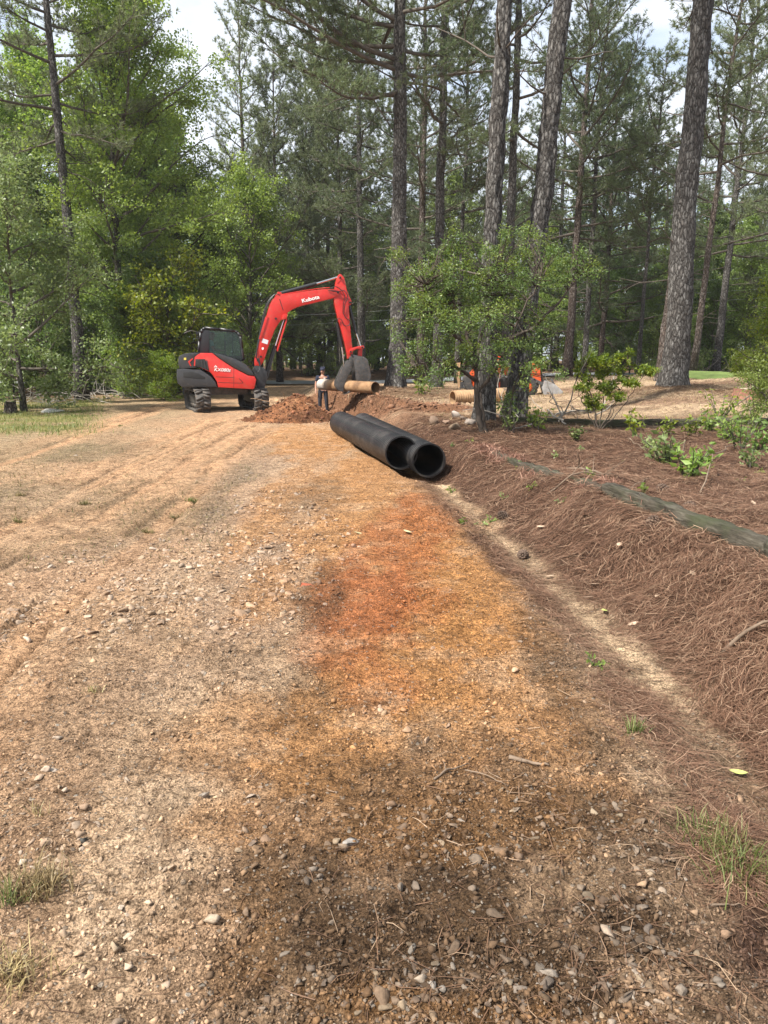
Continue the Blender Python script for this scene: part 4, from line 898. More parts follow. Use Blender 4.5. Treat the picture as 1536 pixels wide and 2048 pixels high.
poly('panel_seam', z5, [(888, 672), (893, 675), (893, 958), (888, 958)], YS - .003, YS + .03, M['dark_inside'], body, 0, plane=YS)
poly('panel_crease', z5, [(640, 790), (885, 800), (885, 806), (642, 796)], YS - .003, YS + .03, M['dark_inside'], body, 0, plane=YS)
poly('panel_crease', z5, [(670, 868), (885, 876), (1015, 878), (1000, 860), (960, 815), (970, 815), (1022, 872), (1022, 884), (885, 882), (672, 874)], YS - .003, YS + .03, M['dark_inside'], body, 0, plane=YS)
poly('warning_sticker', z5, [(193, 527), (226, 527), (226, 557), (193, 557)], YS + .012, YS + .05, M['label_yellow'], ex, 0, plane=YS)
a, b_ = LX(*z5(612, 712), YS), LX(*z5(845, 722), YS); lettering('model_lettering', 'KX080', a + np.array([0, -.006, 0]), b_ - a, .135, M['white_paint'], ex, .0012, .25, 1.12)
a2 = LX(*z5(800, 722), YS); lettering('model_lettering', '-5', a2 + np.array([0, -.006, 0]), b_ - a, .10, M['white_paint'], ex, .003, .25, 1.1)
for pts in ([(612, 660), (634, 632), (645, 632), (625, 660)], [(634, 660), (650, 640), (660, 660)]): poly('side_emblem', z5, pts, YS - .007, YS + .01, M['white_paint'], ex, 0, plane=YS)
# deck under the cab
pc = LX(*z5(560, 700), .5); deck0 = LX(*z5(400, 700), .5); deck1 = LX(*z5(1140, 900), .5)
rbox('deck', ((deck0[0] + deck1[0]) / 2, .45, (deck0[2] + deck1[2]) / 2), (deck1[0] - deck0[0], 1.16, deck0[2] - deck1[2]), M['black'], ex, .04)
poly('left_cover', z5, [(420, 470), (1000, 600), (1150, 760), (1150, 940), (420, 940)], .6, 1.04, M['red'], ex, .04, plane=.6)

# cab
CY0, CY1 = .02, 1.0
def cabpt(zx, zy, y): return LX(*z5(zx, zy), y) * np.array([1, 0, 1]) + np.array([0, y, 0])
OUT = [(396, 470), (412, 300), (432, 175), (455, 132), (495, 112), (700, 128), (910, 156), (950, 180), (985, 232), (1008, 400), (1022, 560)]
for y in (CY0, CY1):
    P = [cabpt(a, b, CY0) * np.array([1, 0, 1]) + np.array([0, y, 0]) for a, b in OUT]
    mb = MB(); Q = np.array(P)
    for p, q in zip(Q[:-1], Q[1:]):
        d = q - p; L = np.linalg.norm(d); ax = d / L; up = np.array([-ax[2], 0, ax[0]]); mb.box((p + q) / 2, (L + .03, .07, .075), np.stack([ax, np.array([0, 1, 0]), up], 1))
    mb.build('cab_pillar', M['blackgloss'], ex)
P3 = [cabpt(a, b, CY0) for a, b in OUT]
def cabplate(name, i0, i1, y0, y1, mat, th=.02, inset=0.0):
    mb = MB()
    for p, q in zip(P3[i0:i1], P3[i0 + 1:i1 + 1]):
        d = q - p; d[1] = 0; L = np.linalg.norm(d); ax = d / L; up = np.array([-ax[2], 0, ax[0]]); c = (p + q) / 2; c[1] = (y0 + y1) / 2; mb.box(c + up * inset, (L + .006, y1 - y0, th), np.stack([ax, np.array([0, 1, 0]), up], 1))
    return mb.build(name, mat, ex)
cabplate('cab_roof', 2, 8, CY0 + .03, CY1 - .03, M['blackgloss'], .07, .005)
cabplate('front_glass', 8, 10, CY0 + .036, CY1 - .036, M['glass'], .012)
cabplate('rear_glass', 0, 2, CY0 + .036, CY1 - .036, M['glass'], .012)
poly('rear_panel', z5, [(398, 468), (412, 300), (434, 172), (470, 130), (552, 145), (548, 464)], CY0 - .028, CY0 + .02, M['blackgloss'], ex, .01, plane=CY0)
poly('side_glass', z5, [(552, 146), (910, 168), (945, 190), (975, 240), (1000, 400), (1012, 556), (900, 530), (548, 464)], CY0 + .01, CY0 + .02, M['glass'], ex, 0, plane=CY0)
poly('door_glass', z5, [(440, 160), (910, 168), (975, 240), (1012, 556), (900, 530), (410, 464)], CY1 - .005, CY1 + .005, M['glass'], ex, 0, plane=CY0)
for zx in (760, 872): poly('cab_mullion', z5, [(zx, 160), (zx + 9, 160), (zx + 9, 500), (zx, 490)], CY1 - .03, CY1 - .012, M['blackgloss'], ex, 0, plane=CY0)
cf = cabpt(700, 500, .5); rbox('cab_floor', (cf[0], .5, cf[2] - .1), (1.35, .9, .2), M['black'], ex, .02)
sp_ = cabpt(600, 470, .52); rbox('operator_seat', (sp_[0] - .02, .52, sp_[2] - .2), (.46, .48, .14), M['seat_cloth'], ex, .04)
rbox('seat_back', (sp_[0] - .24, .52, sp_[2] + .12), (.13, .46, .58), M['seat_cloth'], ex, .04)
for yy in (.28, .78): rod('control_lever', (sp_[0] + .38, yy, sp_[2]), (sp_[0] + .42, yy, sp_[2] + .42), .014, M['black'], ex, 8)
ml = cabpt(395, 185, CY0)
rod('work_light_bracket', cabpt(436, 200, .1), cabpt(365, 168, .1), .018, M['black'], ex, 8); rbox('work_light', tuple(cabpt(395, 180, .12)), (.15, .16, .09), M['blackgloss'], ex, .02)
hose('mirror_arm', [cabpt(360, 165, .1), cabpt(300, 150, .1), cabpt(240, 165, .1), cabpt(200, 185, .1)], .012, M['dirty_metal'], ex)
rod('grab_rail', cabpt(980, 250, -.06), cabpt(1018, 545, -.06), .016, M['black'], ex, 8)

# undercarriage: turned so that its far end swings left
uc = empty('undercarriage', (0, 0, 0), R(10), ex)
rbox('car_body', (0, .1, .70), (1.36, 1.15, .40), M['dirty_metal'], uc, .06); rod('slew_ring', (0, 0, .84), (0, 0, 1.02), .55, M['dark_inside'], uc, 28)
rbox('dozer_blade', (0, 1.98, .62), (2.18, .09, .46), M['black'], uc, .03)
for s in (-.5, .5): rbox('blade_arm', (s, 1.45, .55), (.13, 1.05, .14), M['black'], uc, .02)
TL, TR, TW = 2.78, .345, .45
def loop(n, R_, L_):
    half = L_ / 2 - R_; per = 4 * half + 2 * math.pi * R_; out = []
    for i in range(n):
        s = per * i / n
        if s < 2 * half: p, a = (-half + s, -R_), -math.pi / 2
        elif s < 2 * half + math.pi * R_: t = (s - 2 * half) / R_; a = -math.pi / 2 + t; p = (half + R_ * math.cos(a), R_ * math.sin(a))
        elif s < 4 * half + math.pi * R_: p, a = (half - (s - 2 * half - math.pi * R_), R_), math.pi / 2
        else: t = (s - 4 * half - math.pi * R_) / R_; a = math.pi / 2 + t; p = (-half + R_ * math.cos(a), R_ * math.sin(a))
        out.append((p[0], p[1], a))
    return out
def belt():
    n = 76; o_ = loop(n, TR - .035, TL - .07); i_ = loop(n, TR - .07, TL - .14); V = []
    for (p, q) in zip(o_, i_):
        for x in (-TW / 2, TW / 2): V.append((x, p[0], p[1]))
        for x in (TW / 2, -TW / 2): V.append((x, q[0], q[1]))
    F = []
    for k in range(n):
        a, b = k * 4, ((k + 1) % n) * 4
        for j in range(4): F.append((a + j, a + (j + 1) % 4, b + (j + 1) % 4, b + j))
    mb = MB(); mb.add(np.array(V), np.array(F))
    for k, (y, z, a) in enumerate(loop(38, TR - .012, TL - .024)):       # chevron lugs
        nrm = np.array([0, math.cos(a), math.sin(a)]); tan = np.array([0, -math.sin(a), math.cos(a)])
        for sgn in (-1, 1):
            ax = np.array([1.0, 0, 0]) * .93 + tan * .36 * sgn; ax /= np.linalg.norm(ax); t2 = np.cross(nrm, ax)
            mb.box(np.array([sgn * TW * .25, y, z]) + (tan * .04 if sgn * (k % 2 * 2 - 1) > 0 else -tan * .02), (TW * .50, .062, .05), np.stack([ax, t2, nrm], 1))
    return mb
wheelM = plain('wheel_steel', (.06, .055, .05), .55, .4, var=.3, dirt=(.25, .17, .11), dirt_amt=.7)
def lathe(prof, axis_n=20):
    th = np.linspace(0, 2 * np.pi, axis_n, endpoint=False); V = []
    for (x, r_) in prof: V += [(x, r_ * math.cos(t), r_ * math.sin(t)) for t in th]
    n = axis_n; F = []
    for k in range(len(prof) - 1):
        for j in range(n): F.append((k * n + j, k * n + (j + 1) % n, (k + 1) * n + (j + 1) % n, (k + 1) * n + j))
    return np.array(V, float), np.array(F)
for sx in (-.89, .89):
    tk = belt().build('track', M['rubber'], uc); tk.location = (sx, .05, TR)
    rbox('track_frame', (0, 0, .0), (.20, 1.95, .26), M['dirty_metal'], tk, .03)
    for (y, r_) in ((TL / 2 - TR, .255), (-TL / 2 + TR, .255)):
        V, F = lathe([(-.10, .05), (-.10, .10), (-.06, .12), (-.06, .22), (-.10, .22), (-.10, r_), (.10, r_), (.10, .22), (.06, .22), (.06, .12), (.10, .10), (.10, .05)]); wv = npmesh('drive_wheel', V + np.array([0, y, 0]), F, wheelM, tk, False)
    for k in range(4):
        V, F = lathe([(-.12, .0), (-.12, .085), (-.05, .085), (-.05, .06), (.05, .06), (.05, .085), (.12, .085), (.12, .0)], 14); npmesh('roller', V + np.array([0, -.6 + .4 * k, -.20]), F, wheelM, tk, False)
rbox('track_guard', (-.89, .25, .735), (.5, 1.5, .03), M['dirty_metal'], uc, .01)

# swing bracket, boom, arm
YB0, YB1 = -.36, -.06; YM = (YB0 + YB1) / 2
poly('swing_bracket', z1, [(572, 715), (590, 690), (640, 700), (668, 735), (660, 800), (645, 850), (598, 850), (592, 765)], YB0 - .06, YB1 + .06, M['black'], ex, .02, plane=YM)
boom = poly('boom', z1, [(586, 690), (584, 655), (600, 590), (612, 530), (632, 468), (650, 405), (668, 345), (684, 290), (700, 258), (724, 236), (760, 231), (830, 220), (900, 209), (970, 200), (1030, 194), (1100, 192), (1140, 205), (1142, 232), (1090, 254), (1020, 270), (960, 285), (905, 297), (860, 311), (825, 328), (795, 350), (762, 388), (735, 425), (715, 460), (692, 520), (672, 575), (655, 630), (640, 670), (622, 692)], YB0, YB1, M['red'], ex, .018, plane=YM)
poly('boom_seam', z1, [(744, 258), (748, 257), (772, 330), (768, 332)], YB0 - .004, YB0 + .02, M['blackgloss'], boom, 0, plane=YM)
poly('boom_plate', z1, [(655, 372), (672, 374), (628, 520), (612, 518)], YB0 - .02, YB0 + .02, M['red'], boom, .004, plane=YM)
poly('boom_label', z1, [(638, 513), (675, 526), (667, 552), (630, 540)], YB0 - .004, YB0 + .02, M['label_grey'], boom, 0, plane=YM)
poly('boom_arrow', z1, [(632, 572), (644, 572), (644, 584), (636, 588), (630, 582)], YB0 - .004, YB0 + .02, M['white_paint'], boom, 0, plane=YM)
poly('cylinder_bracket', z1, [(716, 240), (738, 208), (758, 212), (768, 236)], YB0 + .06, YB1 - .06, M['red'], boom, .01, plane=YM)
poly('cylinder_bracket', z1, [(760, 392), (768, 360), (800, 352), (792, 388)], YB0 - .04, YB1 + .04, M['red'], boom, .008, plane=YM)
for (zx, zy) in ((605, 655), (625, 632), (722, 385), (780, 372), (1125, 215)):
    c = LX(*z1(zx, zy), YM); rod('pivot_pin', (c[0], YB0 - .035, c[2]), (c[0], YB1 + .035, c[2]), .035, M['blackgloss'], boom, 12)
# maker's name on the boom
a, b_ = LX(*z1(893, 281), YM), LX(*z1(1004, 254), YM); lettering('maker_lettering', 'Kubota', np.array([a[0], YB0 - .004, a[2]]), (b_ - a) * np.array([1, 0, 1]), .155, M['white_paint'], boom, .004, .0, 1.25)
def L1(zx, zy, y=None): return LX(*z1(zx, zy), YM) * np.array([1, 0, 1]) + np.array([0, YM if y is None else y, 0])
# arm cylinder on the boom
rod('arm_cylinder', L1(742, 222), L1(990, 155), .062, M['blackgloss'], ex); rod('arm_cylinder_rod', L1(985, 156), L1(1126, 113), .034, M['chrome'], ex)
# boom lift cylinder
rod('boom_cylinder', L1(648, 790), L1(722, 560), .072, M['blackgloss'], ex); rod('boom_cylinder_rod', L1(718, 575), L1(782, 375), .038, M['chrome'], ex)
poly('cylinder_guard', z1, [(735, 600), (728, 590), (790, 385), (798, 388)], YB0 - .02, YB1 + .02, M['red'], ex, .004, plane=YM)
arm = poly('arm', z1, [(1140, 93), (1152, 100), (1168, 120), (1178, 165), (1186, 205), (1200, 240), (1216, 268), (1212, 292), (1198, 300), (1202, 380), (1208, 450), (1216, 540), (1224, 600), (1222, 640), (1192, 645), (1184, 600), (1168, 530), (1150, 465), (1132, 400), (1116, 340), (1104, 290), (1100, 250), (1108, 195), (1114, 150), (1126, 108)], YB0 + .02, YB1 - .02, M['red'], ex, .014, plane=YM)
poly('arm_plate', z1, [(1120, 150), (1150, 122), (1168, 128), (1164, 134), (1150, 130), (1124, 156)], YB0 + .012, YB0 + .05, M['red'], arm, .002, plane=YM)
rod('bucket_cylinder', L1(1203, 295), L1(1250, 482), .052, M['blackgloss'], ex); rod('bucket_cylinder_rod', L1(1248, 476), L1(1278, 565), .028, M['chrome'], ex)
rod('thumb_cylinder', L1(1124, 408), L1(1156, 570), .056, M['blackgloss'], ex); rod('thumb_cylinder_rod', L1(1154, 560), L1(1170, 692), .028, M['chrome'], ex)
poly('bucket_link', z1, [(1196, 600), (1205, 584), (1228, 572), (1262, 564), (1290, 560), (1297, 574), (1285, 584), (1250, 582), (1225, 594), (1212, 612), (1200, 614)], YB0 - .03, YB1 + .03, M['red'], ex, .01, plane=YM)
poly('bucket_rod_link', z1, [(1262, 572), (1288, 572), (1284, 640), (1258, 640)], YB0 + .05, YB1 - .05, M['red'], ex, .01, plane=YM)
for (zx, zy) in ((1208, 600), (1216, 622), (1283, 572), (1140, 118), (1205, 280)):
    c = L1(zx, zy); rod('pivot_pin', (c[0], YB0 - .04, c[2]), (c[0], YB1 + .04, c[2]), .032, M['blackgloss'], arm, 12)
# bucket: side plates, wrapped shell and teeth
bk = empty('bucket', tuple(L1(1240, 640)), 0, ex); bo = L1(1240, 640)
def bpoly(name, pts, y0, y1, mat, bev=.008):
    o = poly(name, z1, pts, y0, y1, mat, bk, bev, plane=YM); o.location = -Vector(bo); return o
BY0, BY1 = YM - .36, YM + .36
side_ = [(1218, 640), (1240, 632), (1300, 640), (1312, 665), (1322, 715), (1330, 752), (1322, 790), (1290, 800), (1236, 796), (1232, 730), (1226, 690)]
bpoly('bucket_side', side_, BY0, BY0 + .03, M['dirty_metal']); bpoly('bucket_side', side_, BY1 - .03, BY1, M['dirty_metal'])
bpoly('bucket_shell', [(1290, 634), (1310, 650), (1324, 705), (1334, 752), (1326, 795), (1300, 806), (1240, 804), (1238, 792), (1296, 792), (1314, 782), (1320, 752), (1308, 700), (1296, 662), (1280, 646)], BY0 - .006, BY1 + .006, M['dirty_metal'], .004)
for k in range(4):
    yy = BY0 + .06 + k * .2; bpoly('bucket_tooth', [(1160, 880), (1178, 868), (1240, 790), (1262, 800), (1215, 858)], yy - .03, yy + .03, M['dirty_metal'], .006)
bpoly('bucket_ear', [(1196, 640), (1220, 618), (1290, 632), (1300, 652), (1200, 662)], YB0 - .02, YB0 + .02, M['dirty_metal']); bpoly('bucket_ear', [(1196, 640), (1220, 618), (1290, 632), (1300, 652), (1200, 662)], YB1 - .02, YB1 + .02, M['dirty_metal'])
th_pts = [(1205, 650), (1222, 662), (1228, 690), (1200, 742), (1176, 790), (1162, 830), (1160, 862), (1130, 850), (1110, 820), (1112, 790), (1130, 755), (1152, 705), (1180, 664)]
for (y0, y1) in ((YM - .22, YM - .16), (YM + .16, YM + .22)): poly('thumb_arm', z1, th_pts, y0, y1, M['dirty_metal'], ex, .01, plane=YM)
poly('thumb_tie', z1, [(1120, 800), (1150, 745), (1162, 752), (1132, 808)], YM - .18, YM + .18, M['black'], ex, .01, plane=YM)
# hoses
HB = M['blackgloss']
hose('hydraulic_hose', [L1(1075, 190, YB0 - .02), L1(1110, 178, YB0 - .04), L1(1145, 200, YB0 - .05), L1(1168, 240, YB0 - .05), L1(1160, 290, YB0 - .04), L1(1158, 345, YB0 - .01)], .013, HB, ex)
hose('hydraulic_hose', [L1(1060, 200, YB0 - .02), L1(1120, 210, YB0 - .05), L1(1165, 205, YB0 - .06), L1(1188, 245, YB0 - .06), L1(1170, 290, YB0 - .04), L1(1165, 350, YB0 - .01)], .013, HB, ex)
hose('hydraulic_hose', [L1(1158, 345, YB0 - .01), L1(1175, 380, YB0 - .03), L1(1202, 400, YB0 - .04), L1(1196, 428, YB0 - .04), L1(1165, 430, YB0 - .03), L1(1150, 395, YB0 - .02), L1(1128, 384, YB0 - .02), L1(1122, 402, YB0 - .02)], .012, HB, ex)
hose('hydraulic_hose', [L1(1125, 405, YB0), L1(1098, 395, YB0), L1(1092, 425, YB0), L1(1112, 452, YB0)], .012, HB, ex)
for k, off in enumerate((0, 10, 20)):
    hose('hydraulic_hose', [L1(590 + off * .3, 640, YB0 - .05), L1(606 - off * .2, 560, YB0 + .02 * k), L1(640 - off * .5, 420, YB0 + .05 * k), L1(662 - off * .5, 320, YB0 + .08 * k), L1(690 - off * .4, 258, YB0 + .08 * k), L1(722, 226 - off * .3, YB0 + .1 * k), L1(748, 232, YB0 + .1 * k)], .014, HB, ex)
hose('hydraulic_pipe', [L1(760, 228, YB0 + .03), L1(900, 204, YB0 + .03), L1(1010, 188, YB0 + .03), L1(1075, 184, YB0 + .0)], .014, M['red'], ex)
for k in range(3): hose('hydraulic_hose', [L1(580, 700, YB0 - .1 + .1 * k), L1(600, 735, YB0 - .15), L1(620, 700, YB0 - .08), L1(612 - 8 * k, 640, YB0 - .03)], .014, HB, ex)
hose('cylinder_hose', [L1(668, 780, YB0 - .06), L1(690, 690, YB0 - .05), L1(722, 585, YB0 - .03)], .016, HB, ex)

# ------------------------------------------------------------------ people
M['skin'] = plain('skin', (.42, .22, .15), .55, var=.1, scale=9); M['navy'] = plain('navy_cloth', (.016, .019, .04), .9, var=.25, scale=12, bmp=.2); M['dark_denim'] = plain('dark_denim', (.022, .024, .034), .9, var=.3, scale=10, bmp=.2)
M['hair'] = plain('dark_hair', (.02, .014, .011), .8, var=.2); M['boot'] = plain('work_boot', (.07, .045, .03), .8, var=.3); M['teal_cloth'] = plain('teal_cloth', (.24, .42, .42), .9, var=.2, bmp=.2)
def skin_body(name, nodes, edges, mat, parent=None, root=0, sub=2):
    me = bpy.data.meshes.new(name); me.from_pydata([n[0] for n in nodes], edges, []); me.update(); me.materials.append(mat); o = link(bpy.data.objects.new(name, me), parent)
    sk = o.modifiers.new('skin', 'SKIN'); sk.use_smooth_shade = True
    lay = me.skin_vertices[0].data
    for i, n in enumerate(nodes):
        rr = n[1]; lay[i].radius = (rr, rr) if not isinstance(rr, tuple) else rr; lay[i].use_root = (i == root)
    sb = o.modifiers.new('sub', 'SUBSURF'); sb.levels = sub; sb.render_levels = sub; return o
def person(name, loc, rz, J, shirt, trousers, label, cap=True, shorts=False):
    """J: joints of the pose; faces -y"""
    nd, ed = [], []
    def add(p, r_, par=None):
        nd.append((tuple(p), r_)); i = len(nd) - 1
        if par is not None: ed.append((par, i))
        return i
    pel = add(J['pelvis'], (.125, .095)); sp = add(J['waist'], (.115, .085), pel); ch = add(J['chest'], (.145, .10), sp); nk = add(J['neck'], .052, ch); jaw = add(J['jaw'], (.062, .068), nk); hd = add(J['head'], (.078, .092), jaw); tp = add(J['top'], (.058, .07), hd)
    hv = np.array(J['head']); add(hv + np.array(J['look']) * .108 + np.array([0, 0, -.012]), .014, hd)
    for s in (-1, 1): add(hv + np.array([s * .088, .01, -.01]), .013, hd)
    for s, k in ((-1, 'r'), (1, 'l')):
        sh = add(J['sh_' + k], .062, ch); el = add(J['el_' + k], .044, sh); wr = add(J['wr_' + k], .030, el); hvd = unit(np.array(J['wr_' + k]) - np.array(J['el_' + k])); pm = add(np.array(J['wr_' + k]) + hvd * .075, (.038, .018), wr)
        for q in range(4):
            o_ = np.array([0, (q - 1.5) * .02, 0]); L_ = (.07, .085, .08, .06)[q]; f1 = add(np.array(J['wr_' + k]) + hvd * .10 + o_, .0105, pm); f2 = add(np.array(J['wr_' + k]) + hvd * (.10 + L_ * .55) + o_ + np.array([-s * .012, 0, 0]), .0095, f1); add(np.array(J['wr_' + k]) + hvd * (.10 + L_) + o_ + np.array([-s * .03, 0, 0]), .008, f2)
        t1 = add(np.array(J['wr_' + k]) + hvd * .05 + np.array([0, -.04, 0]), .012, wr); add(np.array(J['wr_' + k]) + hvd * .095 + np.array([0, -.055, 0]), .0095, t1)
        hp = add(J['hip_' + k], .088, pel); kn = add(J['kn_' + k], .058, hp); an = add(J['an_' + k], .042, kn); add(J['toe_' + k], .034, an)
    body_ = skin_body(name, nd, ed, M['skin'])
    body_.location = loc; body_.rotation_euler = (0, 0, rz); tag(body_, label, 'person')
    s_n = [(J['pelvis'], (.140, .112)), (J['waist'], (.138, .108)), (J['chest'], (.168, .122)), (tuple(np.array(J['chest']) * .35 + np.array(J['neck']) * .65), (.075, .075))]; s_e = [(0, 1), (1, 2), (2, 3)]
    for k in 'rl':
        i = len(s_n); s_n += [(J['sh_' + k], .082), (tuple(np.array(J['sh_' + k]) * .35 + np.array(J['el_' + k]) * .65), .068)]; s_e += [(2, i), (i, i + 1)]
    skin_body('shirt', s_n, s_e, shirt, body_)
    t_n = [(tuple(np.array(J['pelvis']) + np.array([0, 0, .03])), (.137, .108))]; t_e = []
    for k in 'rl':
        i = len(t_n); t_n += [(J['hip_' + k], .105), (J['kn_' + k], .080), (J['an_' + k], .068)]; t_e += [(0, i), (i, i + 1), (i + 1, i + 2)]
    skin_body('trousers', t_n, t_e, trousers, body_)
    for k in 'rl':
        skin_body('boot', [(tuple(np.array(J['an_' + k]) + np.array([0, .03, .02])), .055), (tuple(np.array(J['an_' + k]) + np.array([0, .01, -.03])), .055), (J['toe_' + k], .045)], [(0, 1), (1, 2)], M['boot'], body_)
    tpv = np.array(J['top']); lk = np.array(J['look'])
    hn = [(tuple(hv + np.array([0, .03, .03]) - lk * .02), (.085, .09)), (tuple(tpv + np.array([0, .005, .012])), (.075, .085))]; he = [(0, 1)]
    if cap: hn.append((tuple(hv + lk * .13 + np.array([0, 0, .055])), (.05, .012))); he.append((0, 2))
    skin_body('cap' if cap else 'hair', hn, he, M['hair'] if not cap else M['navy'], body_)
    ey = MB()
    for s in (-1, 1): ey.tube(np.array([hv + lk * .085 + np.array([s * .032, 0, .012]), hv + lk * .098 + np.array([s * .032, 0, .012])]), .011, 6)
    ey.build('eyes', M['hair'], body_)
    return body_
STAND = dict(pelvis=(0, 0, .95), waist=(0, 0, 1.12), chest=(0, -.01, 1.34), neck=(0, 0, 1.50), jaw=(0, -.02, 1.57), head=(0, -.02, 1.655), top=(0, -.005, 1.73), look=(-.35, -.93, -.1),
  sh_r=(-.20, 0, 1.42), el_r=(-.27, .02, 1.14), wr_r=(-.27, -.06, .90), sh_l=(.20, 0, 1.42), el_l=(.28, .0, 1.15), wr_l=(.18, -.16, 1.0),
  hip_r=(-.10, 0, .88), kn_r=(-.12, -.02, .49), an_r=(-.12, .03, .08), toe_r=(-.14, -.14, .035), hip_l=(.10, 0, .88), kn_l=(.13, -.03, .49), an_l=(.17, .02, .08), toe_l=(.21, -.14, .035))
wk = PY(645, 736, 29.5); wk[2] -= 1.76
worker = person('person', wk, R(8), STAND, M['navy'], M['dark_denim'], 'worker in navy shirt and dark trousers standing behind the hanging pipe')
lg = MB(); lg.box((.07, -.128, 1.37), (.075, .01, .035)); lg.build('shirt_logo', M['white_paint'], worker)
SIT = dict(pelvis=(0, 0, .18), waist=(0, .02, .34), chest=(0, .0, .55), neck=(0, -.02, .71), jaw=(0, -.05, .78), head=(0, -.05, .865), top=(0, -.03, .94), look=(0, -1, -.05),
  sh_r=(-.19, 0, .63), el_r=(-.25, -.10, .38), wr_r=(-.22, -.32, .36), sh_l=(.19, 0, .63), el_l=(.25, -.10, .38), wr_l=(.22, -.32, .36),
  hip_r=(-.10, -.04, .16), kn_r=(-.14, -.46, .20), an_r=(-.13, -.52, -.16), toe_r=(-.13, -.66, -.20), hip_l=(.10, -.04, .16), kn_l=(.14, -.46, .20), an_l=(.13, -.52, -.16), toe_l=(.13, -.66, -.20))
sw = EXO + XV * (sp_[0] - .06) + NV * .52; sw[2] = EXO[2] + sp_[2] - .26
person('person', sw, TH + R(90), SIT, M['teal_cloth'], M['dark_denim'], 'operator in pale teal shirt seated inside the excavator cab', cap=False)

# ------------------------------------------------------------------ pipes
def corrugated(name, p, q, R_, pitch, depth, mat, seg=36, wall=.035, label=None, cat='pipe', group=None, smooth_in=True):
    """ribbed hollow pipe from p to q (axis points)"""
    p, q = np.array(p, float), np.array(q, float); L = np.linalg.norm(q - p); n = int(L / pitch); prof = []
    prof.append((0.0, R_ - wall)); prof.append((0, R_))
    for k in range(n):
        a = L * k / n; w_ = L / n
        for f, dd in ((.08, 0), (.5, 0), (.62, -depth), (.96, -depth)): prof.append((a + w_ * f, R_ + dd))
    prof += [(L, R_), (L, R_ - wall)]
    prof += [(L * (1 - f), R_ - wall - .002 * (i % 2)) for i, f in enumerate(np.linspace(.02, .98, 10))] + [(0, R_ - wall)]
    V, F = lathe(prof, seg); ax = (q - p) / L; M_ = Vector(ax).to_track_quat('X', 'Z').to_matrix()
    o = npmesh(name, V, F, mat, None, True); o.location = p; o.rotation_euler = M_.to_euler()
    try: o.data.set_sharp_from_angle(angle=R(35))
    except Exception: pass
    return tag(o, label, cat, group)
def hdpe():
    m, t, b, o = newmat('black_pipe'); v = coords(t); n = noise(t, v, 3.0, 6, .65); r_ = ramp(t, n, [(.48, (.008, .008, .009)), (.76, (.055, .050, .046))])
    t.links.new(r_.outputs['Color'], b.inputs['Base Color']); b.inputs['Roughness'].default_value = .36; b.inputs['Specular IOR Level'].default_value = .5; return m
M['hdpe'] = hdpe()
RP = .25
def pipe_axis(n_px, n_py, Yn, f_px, f_py, Yf): return PY(n_px, n_py, Yn), PY(f_px, f_py, Yf)
a, b_ = pipe_axis(803, 906, 11.0, 682, 846, 16.4); a[2] = max(a[2], zat(a[0], a[1]) + RP); corrugated('plastic_pipe', a, b_, RP, .085, .018, M['hdpe'], wall=.022, label='black ribbed plastic pipe lying nearer the drive, left of the two', group='new black pipes')
a, b_ = pipe_axis(858, 921, 10.75, 726, 848, 17.0); corrugated('plastic_pipe', a, b_, RP, .085, .018, M['hdpe'], wall=.022, label='black ribbed plastic pipe lying in the ditch, right of the two', group='new black pipes')
def oldpipe():
    m, t, b, o = newmat('old_pipe'); v = coords(t); n = noise(t, v, 2.2, 8, .7); r_ = ramp(t, n, [(.34, (.12, .062, .028)), (.5, (.26, .145, .068)), (.7, (.38, .25, .14))])
    sx = N(t, 'ShaderNodeSeparateXYZ'); t.links.new(v, sx.inputs[0]); mr = N(t, 'ShaderNodeMapRange'); mr.inputs['From Min'].default_value = .65; mr.inputs['From Max'].default_value = .25; t.links.new(sx.outputs['X'], mr.inputs['Value'])
    ad = N(t, 'ShaderNodeMath', operation='MULTIPLY'); ad.use_clamp = True; t.links.new(mr.outputs[0], ad.inputs[0]); k = ramp(t, n, [(.3, (.6,) * 3), (.6, (1.0,) * 3)]); t.links.new(k.outputs['Color'], ad.inputs[1])
    c = mixc(t, ad.outputs[0], r_.outputs['Color'], (.40, .37, .33)); t.links.new(c, b.inputs['Base Color']); b.inputs['Roughness'].default_value = .8; n2 = noise(t, v, 26, 6); bump(t, b, n2, .6, .015); return m
M['old_pipe'] = oldpipe(); M['rust_pipe'] = plain('rust_pipe', (.34, .21, .11), .85, var=.4, scale=5, dirt=(.16, .085, .04), dirt_amt=.8, bmp=.3)
pm = L1(1160, 815); pw = EXO + XV * pm[0] + NV * pm[1]; pw[2] = EXO[2] + pm[2]
pl, pr = PY(642, 769, pw[1] + 1.15), PY(751, 775.5, pw[1] - 1.15)
corrugated('old_pipe', pl, pr, .185, .065, .006, M['old_pipe'], 28, .02, 'rusty old culvert pipe with pale end hanging from the excavator bucket', 'pipe')
c = onground(922, 813, .4); az_ = R(172); dv = np.array([math.cos(az_), math.sin(az_), 0]); q0 = PY(905, 804, 19.6); q1 = q0 + np.array([1.35, .55, .02]); q0[2] = zat(q0[0], q0[1]) + .17; q1[2] = zat(q1[0], q1[1]) + .17
corrugated('old_pipe', q0, q1, .19, .065, .006, M['rust_pipe'], 26, .02, 'short rusty pipe piece lying on the ground behind the holly trunk', 'pipe')
